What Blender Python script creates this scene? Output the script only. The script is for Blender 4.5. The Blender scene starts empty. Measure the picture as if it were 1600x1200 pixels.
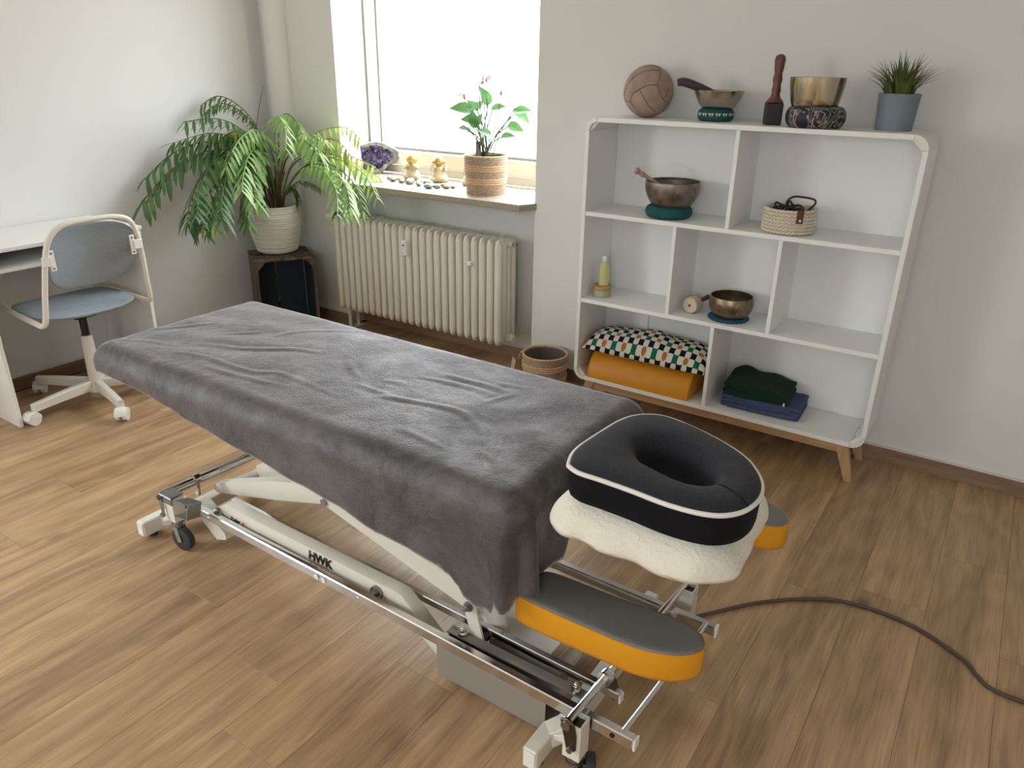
import bpy, bmesh, math, random
from mathutils import Vector, Matrix, noise
random.seed(7)
PI = math.pi
S = 0.9            # measured units -> metres
scene = bpy.context.scene
COL = scene.collection

# ------------------------------------------------------------------ camera
cam_d = bpy.data.cameras.new('camera'); cam = bpy.data.objects.new('camera', cam_d); COL.objects.link(cam)
YAW, PITCH, ROLL, FPX = -0.584886366, 0.399394491, 0.0155238732, 1175.597
def cam_matrix():
    cy, sy, ct, st = math.cos(YAW), math.sin(YAW), math.cos(PITCH), math.sin(PITCH)
    fwd = Vector((sy*ct, cy*ct, -st)); right = Vector((cy, -sy, 0)); up = right.cross(fwd)
    cr, sr = math.cos(ROLL), math.sin(ROLL)
    r2 = cr*right + sr*up; u2 = -sr*right + cr*up
    m = Matrix((r2, u2, -fwd)).transposed().to_4x4()
    m.translation = Vector((0, 0, 1.6*S))
    return m
cam.matrix_world = cam_matrix()
cam_d.sensor_width = 36.0; cam_d.lens = FPX/1600*36.0; cam_d.clip_start = 0.05; cam_d.clip_end = 60
scene.camera = cam

# ------------------------------------------------------------------ sky, exposure
world = bpy.data.worlds.new('sky'); scene.world = world; world.use_nodes = True
bg = world.node_tree.nodes['Background']
WN, WL = world.node_tree.nodes, world.node_tree.links
# overcast sky above, dimmer ground and houses below the horizon
wt = WN.new('ShaderNodeTexCoord'); ws = WN.new('ShaderNodeSeparateXYZ'); wr = WN.new('ShaderNodeValToRGB')
wm = WN.new('ShaderNodeMapRange'); wm.inputs['From Min'].default_value = -1; wm.inputs['From Max'].default_value = 1
WL.new(wt.outputs['Generated'], ws.inputs[0]); WL.new(ws.outputs['Z'], wm.inputs['Value']); WL.new(wm.outputs[0], wr.inputs[0]); WL.new(wr.outputs[0], bg.inputs[0])
wr.color_ramp.elements[0].position = .44; wr.color_ramp.elements[0].color = (.42, .415, .40, 1)
wr.color_ramp.elements[1].position = .52; wr.color_ramp.elements[1].color = (.55, .585, .61, 1)
for p_, c_ in ((.70, (.96, 1.03, 1.08, 1)), (1.0, (1.38, 1.45, 1.5, 1))):
    e_ = wr.color_ramp.elements.new(p_); e_.color = c_
bg.inputs[1].default_value = 12.0
scene.view_settings.view_transform = 'Standard'; scene.view_settings.look = 'None'
scene.cycles.caustics_reflective = False; scene.cycles.caustics_refractive = False
scene.view_settings.exposure = 0.70; scene.view_settings.gamma = 1.0; scene.view_settings.use_curve_mapping = False
def portal(name, loc, rot, sx, sy):
    l = bpy.data.lights.new(name, 'AREA'); l.shape = 'RECTANGLE'; l.size = sx*S; l.size_y = sy*S
    l.cycles.is_portal = True
    o = bpy.data.objects.new(name, l); COL.objects.link(o); o.location = Vector(loc)*S; o.rotation_euler = rot
portal('window_daylight', (-2.83, 3.95, 1.66), (-PI/2, 0, 0), 1.75, 1.55)
portal('added_rear_window_daylight', (.60, -2.75, 1.75), (PI/2, 0, 0), 1.5, 1.3)  # portal of the rear window, which is added out of view for fill
portal('added_side_window_daylight', (-4.30, -1.10, 1.62), (0, -PI/2, 0), 1.6, 1.9)  # portal of the side window, added out of view to brighten the room

# ------------------------------------------------------------------ materials
def lin(c):
    return tuple(((x/255)/12.92 if x/255 <= .04045 else ((x/255+.055)/1.055)**2.4) for x in c) + (1,)
def _mat(name):
    m = bpy.data.materials.new(name); m.use_nodes = True
    nt = m.node_tree; return m, nt, nt.nodes, nt.links, nt.nodes['Principled BSDF']
def mat(name, rgb, rough=.5, metal=0, spec=.5, var=.0, vscale=8, bump=0, bscale=60, stretch=(1,1,1), sheen=0, rgb2=None, coat=0):
    m, nt, N, L, b = _mat(name)
    b.inputs['Roughness'].default_value = rough; b.inputs['Metallic'].default_value = metal
    b.inputs['Specular IOR Level'].default_value = spec
    b.inputs['Base Color'].default_value = lin(rgb)
    if sheen:
        b.inputs['Sheen Weight'].default_value = sheen; b.inputs['Sheen Roughness'].default_value = .45
    if coat: b.inputs['Coat Weight'].default_value = coat
    if var or bump or rgb2:
        tc = N.new('ShaderNodeTexCoord'); mp = N.new('ShaderNodeMapping'); mp.inputs['Scale'].default_value = stretch
        L.new(tc.outputs['Object'], mp.inputs['Vector'])
    if var or rgb2:
        n = N.new('ShaderNodeTexNoise'); n.inputs['Scale'].default_value = vscale; n.inputs['Detail'].default_value = 6
        L.new(mp.outputs[0], n.inputs['Vector'])
        r = N.new('ShaderNodeValToRGB')
        c1 = lin(rgb); c2 = lin(rgb2) if rgb2 else c1
        if rgb2: r.color_ramp.elements[0].color = c2; r.color_ramp.elements[1].color = c1
        else:
            r.color_ramp.elements[0].color = tuple(x*(1-var) for x in c1[:3])+(1,)
            r.color_ramp.elements[1].color = tuple(min(1, x*(1+var)) for x in c1[:3])+(1,)
        r.color_ramp.elements[0].position = .35; r.color_ramp.elements[1].position = .65
        L.new(n.outputs['Fac'], r.inputs[0]); L.new(r.outputs[0], b.inputs['Base Color'])
    if bump:
        n2 = N.new('ShaderNodeTexNoise'); n2.inputs['Scale'].default_value = bscale; n2.inputs['Detail'].default_value = 4
        L.new(mp.outputs[0], n2.inputs['Vector'])
        bp = N.new('ShaderNodeBump'); bp.inputs['Strength'].default_value = bump; bp.inputs['Distance'].default_value = .004
        L.new(n2.outputs['Fac'], bp.inputs['Height']); L.new(bp.outputs[0], b.inputs['Normal'])
    return m
def wood(name, dark, light, axis=1, ring=9.0, rough=.42, knots=True, spec=.45, stretch=14, contrast=1.0, knotcol=(84,66,56)):
    m, nt, N, L, b = _mat(name)
    b.inputs['Roughness'].default_value = rough; b.inputs['Specular IOR Level'].default_value = spec
    tc = N.new('ShaderNodeTexCoord'); oi = N.new('ShaderNodeObjectInfo')
    off = N.new('ShaderNodeVectorMath'); off.operation = 'SCALE'; off.inputs[0].default_value = (37, 91, 13)
    L.new(oi.outputs['Random'], off.inputs['Scale'])
    add = N.new('ShaderNodeVectorMath'); L.new(tc.outputs['Object'], add.inputs[0]); L.new(off.outputs[0], add.inputs[1])
    def mapped(sc):
        mp = N.new('ShaderNodeMapping'); v = [sc[0]]*3; v[axis] = sc[1]
        mp.inputs['Scale'].default_value = v; L.new(add.outputs[0], mp.inputs['Vector']); return mp
    # broad streaks
    n1 = N.new('ShaderNodeTexNoise'); n1.inputs['Scale'].default_value = 1; n1.inputs['Detail'].default_value = 5; n1.inputs['Roughness'].default_value = .55
    n1.inputs['Distortion'].default_value = .6
    L.new(mapped((stretch, 1.0)).outputs[0], n1.inputs['Vector'])
    # fine pores
    n2 = N.new('ShaderNodeTexNoise'); n2.inputs['Scale'].default_value = 1; n2.inputs['Detail'].default_value = 3
    L.new(mapped((230, 9)).outputs[0], n2.inputs['Vector'])
    # cathedral figure
    n3 = N.new('ShaderNodeTexNoise'); n3.inputs['Scale'].default_value = 1; n3.inputs['Detail'].default_value = 1.5
    L.new(mapped((ring, ring*.22)).outputs[0], n3.inputs['Vector'])
    mul = N.new('ShaderNodeMath'); mul.operation = 'MULTIPLY'; mul.inputs[1].default_value = 34; L.new(n3.outputs['Fac'], mul.inputs[0])
    sn = N.new('ShaderNodeMath'); sn.operation = 'SINE'; L.new(mul.outputs[0], sn.inputs[0])
    def math2(op, a, bb):
        q = N.new('ShaderNodeMath'); q.operation = op
        for i, x in enumerate((a, bb)):
            if isinstance(x, (int, float)): q.inputs[i].default_value = x
            else: L.new(x, q.inputs[i])
        return q.outputs[0]
    f = math2('ADD', math2('MULTIPLY', n1.outputs['Fac'], 1.15*contrast), math2('MULTIPLY', sn.outputs[0], .075*contrast))
    f = math2('ADD', f, math2('MULTIPLY', n2.outputs['Fac'], .60*contrast))
    n5 = N.new('ShaderNodeTexNoise'); n5.inputs['Scale'].default_value = 1; n5.inputs['Detail'].default_value = 4; n5.inputs['Roughness'].default_value = .6
    L.new(mapped((75, 1.8)).outputs[0], n5.inputs['Vector'])
    f = math2('ADD', f, math2('MULTIPLY', n5.outputs['Fac'], .42*contrast))
    f = math2('ADD', f, math2('MULTIPLY', oi.outputs['Random'], .15))
    f = math2('SUBTRACT', f, .5*1.15*contrast+.30*contrast+.21*contrast+.075-.5)
    r = N.new('ShaderNodeValToRGB'); r.color_ramp.elements[0].color = lin(dark); r.color_ramp.elements[1].color = lin(light)
    r.color_ramp.elements[0].position = .22; r.color_ramp.elements[1].position = .78
    L.new(f, r.inputs[0]); out = r.outputs[0]
    if knots:
        vo = N.new('ShaderNodeTexVoronoi'); vo.inputs['Scale'].default_value = 1
        L.new(mapped((3.4, 2.2)).outputs[0], vo.inputs['Vector'])
        kr = N.new('ShaderNodeValToRGB'); kr.color_ramp.elements[0].position = .025; kr.color_ramp.elements[0].color = (1,1,1,1)
        kr.color_ramp.elements[1].position = .105; kr.color_ramp.elements[1].color = (0,0,0,1)
        L.new(vo.outputs['Distance'], kr.inputs[0])
        sep = N.new('ShaderNodeSeparateColor'); L.new(vo.outputs['Color'], sep.inputs[0])
        gate = math2('GREATER_THAN', sep.outputs[0], .30)
        k = math2('MULTIPLY', math2('MULTIPLY', kr.outputs[0], gate), math2('ADD', math2('MULTIPLY', n2.outputs['Fac'], .9), .25))
        mx = N.new('ShaderNodeMix'); mx.data_type = 'RGBA'; L.new(k, mx.inputs[0]); L.new(out, mx.inputs[6]); mx.inputs[7].default_value = lin(knotcol)
        out = mx.outputs[2]
    L.new(out, b.inputs['Base Color'])
    bp = N.new('ShaderNodeBump'); bp.inputs['Strength'].default_value = .12; bp.inputs['Distance'].default_value = .002
    L.new(n2.outputs['Fac'], bp.inputs['Height']); L.new(bp.outputs[0], b.inputs['Normal'])
    return m
def translucent(m, amt=.28):
    nt = m.node_tree; b = nt.nodes['Principled BSDF']; t = nt.nodes.new('ShaderNodeBsdfTranslucent'); mx = nt.nodes.new('ShaderNodeMixShader'); mx.inputs[0].default_value = amt
    s_ = b.inputs['Base Color']
    if s_.is_linked: nt.links.new(s_.links[0].from_socket, t.inputs[0])
    else: t.inputs[0].default_value = s_.default_value
    nt.links.new(b.outputs[0], mx.inputs[1]); nt.links.new(t.outputs[0], mx.inputs[2]); nt.links.new(mx.outputs[0], nt.nodes['Material Output'].inputs['Surface']); return m
def glass(name, tint=(1,1,1,1), gl=.08):
    m, nt, N, L, b = _mat(name)
    t = N.new('ShaderNodeBsdfTransparent'); t.inputs[0].default_value = tint
    g = N.new('ShaderNodeBsdfGlossy'); g.inputs['Roughness'].default_value = .02
    mx = N.new('ShaderNodeMixShader'); mx.inputs[0].default_value = gl
    L.new(t.outputs[0], mx.inputs[1]); L.new(g.outputs[0], mx.inputs[2])
    L.new(mx.outputs[0], N['Material Output'].inputs['Surface'])
    return m

M = {}
M['wall'] = mat('wall_paint', (229, 229, 226), .85, spec=.2, bump=.08, bscale=140)
M['ceil'] = mat('ceiling_paint', (244, 243, 240), .9, spec=.2)
M['plank'] = wood('oak_laminate', (131, 102, 74), (208, 173, 131), axis=1, rough=.36, spec=.5, contrast=.64)
M['subfloor'] = mat('plank_joint', (58, 44, 34), .9)
M['skirt'] = wood('oak_skirting', (122, 98, 76), (166, 136, 110), axis=0, knots=False, rough=.5, contrast=.7)
M['skirt_y'] = wood('oak_skirting_side', (112, 86, 66), (158, 126, 100), axis=1, knots=False, rough=.5, contrast=.7)
M['caulk'] = mat('skirting_seal', (226, 222, 214), .7)
M['legwood'] = wood('pale_oak', (164, 128, 92), (206, 172, 132), axis=2, knots=False, rough=.5, contrast=.6)
M['legwood_x'] = wood('pale_oak_rail', (164, 128, 92), (206, 172, 132), axis=0, knots=False, rough=.5, contrast=.6)
M['white'] = mat('white_lacquer', (242, 241, 238), .42, spec=.4)
M['whiteboard'] = mat('white_board', (243, 243, 241), .5, spec=.35, var=.015, vscale=5)
M['whiteplastic'] = mat('white_plastic', (236, 234, 228), .38)
M['pvc'] = mat('window_pvc', (218, 212, 198), .3)
M['gasket'] = mat('window_gasket', (120, 120, 118), .7)
M['glass'] = glass('window_glass')
M['radiator'] = mat('radiator_enamel', (228, 224, 212), .36, spec=.45)
M['radplast'] = mat('meter_plastic', (238, 238, 234), .4)
M['display'] = mat('meter_display', (60, 62, 60), .3)
M['chrome'] = mat('chrome', (216, 216, 216), .14, metal=1)
M['steel'] = mat('brushed_steel', (172, 168, 160), .45, metal=.55, bump=.05, bscale=200, stretch=(1, 12, 12))
M['zinc'] = mat('zinc_plate', (150, 152, 148), .36, metal=1)
M['darksteel'] = mat('dark_steel', (92, 86, 80), .4, metal=1)
M['greymetal'] = mat('grey_painted_metal', (142, 138, 128), .5)
M['powder'] = mat('white_powder_coat', (226, 221, 208), .36, spec=.45)
M['black'] = mat('black_plastic', (22, 22, 22), .5)
M['rubber'] = mat('dark_rubber', (52, 52, 52), .7)
M['cable'] = mat('grey_brown_cable', (82, 70, 60), .55)
M['label'] = mat('label_print_black', (18, 18, 20), .5)
M['labelred'] = mat('label_print_red', (190, 74, 52), .5)
M['labelpaper'] = mat('sticker_paper', (226, 214, 200), .5)
M['chairfab'] = mat('blue_grey_fabric', (150, 164, 172), .9, spec=.2, var=.07, vscale=60, bump=.25, bscale=420, sheen=.15)
M['chairfab_back'] = mat('grey_fabric', (146, 154, 160), .9, spec=.2, var=.08, vscale=60, bump=.25, bscale=420, stretch=(1, 1, 8), sheen=.15)
M['yellow'] = mat('yellow_leatherette', (216, 148, 26), .42, spec=.45, bump=.06, bscale=260)
M['greyvinyl'] = mat('grey_leatherette', (112, 110, 108), .45, spec=.45, bump=.06, bscale=260)
M['darkfleece'] = mat('dark_grey_fleece', (46, 47, 52), .95, spec=.15, var=.16, vscale=190, bump=.5, bscale=300, sheen=.12)
M['blackfleece'] = mat('black_fleece', (22, 22, 25), .95, spec=.15, bump=.4, bscale=300, sheen=.02)
M['piping'] = mat('white_piping', (230, 228, 220), .6)
M['towel'] = mat('white_terry', (232, 226, 210), .95, spec=.1, bump=.9, bscale=120, sheen=.1)
M['ceramic'] = mat('white_ceramic', (232, 229, 220), .5, spec=.4)
M['soil'] = mat('potting_soil', (48, 38, 30), .95, bump=1, bscale=60)
M['crate'] = wood('weathered_wood', (66, 56, 48), (128, 110, 92), axis=2, knots=False, rough=.8, contrast=1.2)
M['navy'] = mat('dark_blue_paint', (44, 52, 64), .75, var=.12, vscale=14)
M['leafD'] = mat('palm_leaf_dark', (88, 126, 72), .5, var=.25, vscale=14)
M['leafL'] = mat('palm_leaf_light', (150, 184, 112), .5, var=.2, vscale=14)
M['leafY'] = mat('palm_leaf_yellowed', (192, 192, 102), .55, rgb2=(150, 176, 90), vscale=12)
M['stalk'] = mat('palm_stalk', (112, 104, 72), .6, rgb2=(96, 74, 56), vscale=20)
M['anth'] = mat('anthurium_leaf', (84, 126, 74), .4, var=.15, vscale=30)
M['anthstem'] = mat('anthurium_stem', (70, 76, 50), .6)
M['spathe'] = mat('pink_spathe', (226, 128, 130), .45)
M['spadix'] = mat('dark_spadix', (92, 62, 60), .6)
M['grassD'] = mat('grass_blade', (58, 76, 40), .55, rgb2=(98, 110, 46), vscale=10)
M['bluegrey'] = mat('blue_grey_pot', (126, 138, 146), .6)
M['seagrass'] = mat('seagrass', (204, 178, 156), .85, rgb2=(154, 128, 110), vscale=120, bump=.9, bscale=160, stretch=(1, 1, 2.5))
M['jute'] = mat('pale_jute', (218, 184, 142), .85, var=.12, vscale=90, bump=.6, bscale=200)
M['liner'] = mat('grey_plastic_liner', (110, 100, 96), .4, spec=.6)
M['terrazzo'] = mat('speckled_sill', (172, 164, 147), .4, rgb2=(142, 132, 114), vscale=160)
M['amethyst'] = mat('amethyst_crystal', (132, 120, 158), .2, rgb2=(44, 36, 64), vscale=34, spec=.7)
M['geode'] = mat('geode_crust', (112, 108, 106), .8, rgb2=(158, 152, 150), vscale=30, bump=.6, bscale=50)
M['gold'] = mat('gold_paint', (178, 140, 72), .4, metal=.35, var=.15, vscale=60)
M['robe'] = mat('cream_glaze', (192, 174, 142), .4, var=.08, vscale=40)
M['pebble'] = mat('grey_pebble', (152, 156, 146), .3, rgb2=(108, 112, 104), vscale=60)
M['pebble_warm'] = mat('brown_pebble', (170, 148, 116), .3, rgb2=(126, 112, 84), vscale=60)
M['ball'] = mat('worn_tan_leather', (176, 150, 136), .75, rgb2=(152, 130, 120), vscale=22, bump=.25, bscale=90)
M['seam'] = mat('ball_seam', (72, 58, 52), .8)
M['brass'] = mat('polished_bronze', (176, 168, 154), .26, metal=1, var=.12, vscale=18)
M['brass_hi'] = mat('bright_brass', (190, 178, 152), .2, metal=1)
M['bronze_aged'] = mat('aged_bronze', (156, 144, 136), .42, metal=.85, rgb2=(112, 102, 96), vscale=32)
M['bronze_warm'] = mat('hammered_bronze', (156, 138, 114), .34, metal=.9, rgb2=(116, 102, 84), vscale=40, bump=.5, bscale=60)
M['teal'] = mat('teal_cloth', (26, 84, 80), .85, var=.15, vscale=60, bump=.3, bscale=300)
M['petrol'] = mat('petrol_crochet', (34, 84, 104), .9, var=.2, vscale=90, bump=.6, bscale=180)
M['brocade'] = None
for k_ in ('leafD', 'leafL', 'leafY', 'anth', 'spathe'): translucent(M[k_])
M['malletwood'] = mat('red_brown_wood', (122, 74, 64), .45, rgb2=(92, 54, 48), vscale=16, stretch=(6, 6, 1))
M['darkhandle'] = mat('dark_purple_leather', (64, 52, 58), .6)
M['pinkwood'] = mat('pale_pink_wood', (178, 146, 130), .6)
M['felt'] = mat('cream_felt', (218, 200, 174), .95, bump=.4, bscale=200)
M['redwood'] = mat('dark_red_handle', (120, 34, 40), .45)
M['cotton'] = mat('cream_cotton_cord', (224, 214, 192), .9, bump=.3, bscale=300)
M['tan'] = mat('brown_leather_tab', (104, 58, 46), .6)
M['oil'] = mat('pale_oil', (206, 204, 150), .25, spec=.5)
M['cap'] = mat('white_cap', (232, 232, 226), .4)
M['bamboo'] = mat('bamboo_lid', (186, 142, 96), .55, var=.12, vscale=20, stretch=(1, 1, 6))
M['jar'] = mat('greenish_jar', (168, 176, 142), .15, spec=.6)
M['greentowel'] = mat('dark_green_terry', (30, 56, 42), .95, spec=.1, bump=.6, bscale=260, sheen=.05)
M['bluetowel'] = mat('blue_terry', (76, 88, 120), .95, spec=.1, bump=.5, bscale=260, sheen=.1)
M['whitecloth'] = mat('white_cloth_tag', (232, 230, 224), .8)
M['tagpaper'] = mat('kraft_tag', (188, 170, 150), .7)
M['darkwire'] = mat('black_cable', (26, 25, 26), .5)
M['grille'] = mat('valve_grey', (86, 84, 80), .5)

def brocade():
    m, nt, N, L, b = _mat('navy_brocade'); b.inputs['Roughness'].default_value = .55
    tc = N.new('ShaderNodeTexCoord')
    n = N.new('ShaderNodeTexNoise'); n.inputs['Scale'].default_value = 15; n.inputs['Detail'].default_value = 2; n.inputs['Distortion'].default_value = 2.4
    L.new(tc.outputs['Object'], n.inputs['Vector'])
    a = N.new('ShaderNodeMath'); a.operation = 'MULTIPLY'; a.inputs[1].default_value = 46; L.new(n.outputs['Fac'], a.inputs[0])
    s = N.new('ShaderNodeMath'); s.operation = 'SINE'; L.new(a.outputs[0], s.inputs[0])
    g = N.new('ShaderNodeMath'); g.operation = 'GREATER_THAN'; g.inputs[1].default_value = .35; L.new(s.outputs[0], g.inputs[0])
    n2 = N.new('ShaderNodeTexNoise'); n2.inputs['Scale'].default_value = 13; n2.inputs['Detail'].default_value = 0; L.new(tc.outputs['Object'], n2.inputs['Vector'])
    g2 = N.new('ShaderNodeMath'); g2.operation = 'GREATER_THAN'; g2.inputs[1].default_value = .44; L.new(n2.outputs['Fac'], g2.inputs[0])
    k = N.new('ShaderNodeMath'); k.operation = 'MULTIPLY'; L.new(g.outputs[0], k.inputs[0]); L.new(g2.outputs[0], k.inputs[1])
    mx = N.new('ShaderNodeMix'); mx.data_type = 'RGBA'; L.new(k.outputs[0], mx.inputs[0])
    mx.inputs[6].default_value = lin((26, 30, 46)); mx.inputs[7].default_value = lin((150, 142, 128))
    L.new(mx.outputs[2], b.inputs['Base Color']); return m
M['brocade'] = brocade()

def flower_print():
    """white crosses with tan centres, black and green squares between (repeat of 4 x 4 cells), from UV"""
    m, nt, N, L, b = _mat('flower_print_cotton'); b.inputs['Roughness'].default_value = .9; b.inputs['Specular IOR Level'].default_value = .15
    uv = N.new('ShaderNodeTexCoord'); sp = N.new('ShaderNodeSeparateXYZ'); L.new(uv.outputs['UV'], sp.inputs[0])
    def mt(op, *a):
        q = N.new('ShaderNodeMath'); q.operation = op
        for i, x in enumerate(a):
            if isinstance(x, (int, float)): q.inputs[i].default_value = x
            else: L.new(x, q.inputs[i])
        return q.outputs[0]
    def mixc(f, a, bcol):
        q = N.new('ShaderNodeMix'); q.data_type = 'RGBA'; L.new(f, q.inputs[0])
        if isinstance(a, tuple): q.inputs[6].default_value = a
        else: L.new(a, q.inputs[6])
        q.inputs[7].default_value = bcol; return q.outputs[2]
    U, V = sp.outputs[0], sp.outputs[1]
    fu, fv = mt('FLOOR', U), mt('FLOOR', V)
    ou, ov = mt('FLOORED_MODULO', fu, 2), mt('FLOORED_MODULO', fv, 2)
    ev = mt('MULTIPLY', mt('SUBTRACT', 1, ou), mt('SUBTRACT', 1, ov))
    black = mt('MULTIPLY', ou, ov)
    par = mt('FLOORED_MODULO', mt('ADD', mt('MULTIPLY', fu, .5), mt('MULTIPLY', fv, .5)), 2)
    isg = mt('GREATER_THAN', par, .5)
    du, dv = mt('SUBTRACT', mt('FRACT', U), .5), mt('SUBTRACT', mt('FRACT', V), .5)
    d = mt('SQRT', mt('ADD', mt('MULTIPLY', du, du), mt('MULTIPLY', dv, dv)))
    disc = mt('LESS_THAN', d, .47)
    # notches between petals
    notch = mt('GREATER_THAN', d, .62)
    side = mt('MULTIPLY', mt('SUBTRACT', 1, ev), mt('SUBTRACT', 1, black))
    c = lin((226, 222, 210))
    k = mixc(mt('MULTIPLY', side, notch), c, lin((24, 30, 38)))
    k = mixc(black, k, lin((24, 30, 38)))
    k = mixc(mt('MULTIPLY', ev, isg), k, lin((30, 108, 78)))
    k = mixc(mt('MULTIPLY', mt('MULTIPLY', ev, mt('SUBTRACT', 1, isg)), disc), k, lin((172, 124, 78)))
    L.new(k, b.inputs['Base Color']); return m
M['flower'] = flower_print()

def velvet():
    m, nt, N, L, b = _mat('charcoal_plush'); b.inputs['Roughness'].default_value = .56; b.inputs['Specular IOR Level'].default_value = .85
    b.inputs['Sheen Weight'].default_value = 1.0; b.inputs['Sheen Roughness'].default_value = .30; b.inputs['Sheen Tint'].default_value = lin((225, 218, 222))
    tc = N.new('ShaderNodeTexCoord')
    n = N.new('ShaderNodeTexNoise'); n.inputs['Scale'].default_value = 5; n.inputs['Detail'].default_value = 10; n.inputs['Roughness'].default_value = .78; n.inputs['Distortion'].default_value = .5
    L.new(tc.outputs['Object'], n.inputs['Vector'])
    r = N.new('ShaderNodeValToRGB'); r.color_ramp.elements[0].color = lin((28, 25, 26)); r.color_ramp.elements[1].color = lin((90, 85, 86))
    r.color_ramp.elements[0].position = .36; r.color_ramp.elements[1].position = .62
    L.new(n.outputs['Fac'], r.inputs[0]); L.new(r.outputs[0], b.inputs['Base Color'])
    mr = N.new('ShaderNodeMapRange'); mr.inputs['From Min'].default_value = .36; mr.inputs['From Max'].default_value = .64; mr.inputs['To Min'].default_value = .70; mr.inputs['To Max'].default_value = .46
    L.new(n.outputs['Fac'], mr.inputs['Value']); L.new(mr.outputs[0], b.inputs['Roughness'])
    n2 = N.new('ShaderNodeTexNoise'); n2.inputs['Scale'].default_value = 240; n2.inputs['Detail'].default_value = 3; L.new(tc.outputs['Object'], n2.inputs['Vector'])
    n3 = N.new('ShaderNodeTexNoise'); n3.inputs['Scale'].default_value = 16; n3.inputs['Detail'].default_value = 5; L.new(tc.outputs['Object'], n3.inputs['Vector'])
    b1 = N.new('ShaderNodeBump'); b1.inputs['Strength'].default_value = .7; b1.inputs['Distance'].default_value = .003; L.new(n2.outputs['Fac'], b1.inputs['Height'])
    b2 = N.new('ShaderNodeBump'); b2.inputs['Strength'].default_value = .35; b2.inputs['Distance'].default_value = .012; L.new(n3.outputs['Fac'], b2.inputs['Height'])
    L.new(b1.outputs[0], b2.inputs['Normal']); L.new(b2.outputs[0], b.inputs['Normal'])
    return m
M['velvet'] = velvet()

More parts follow.
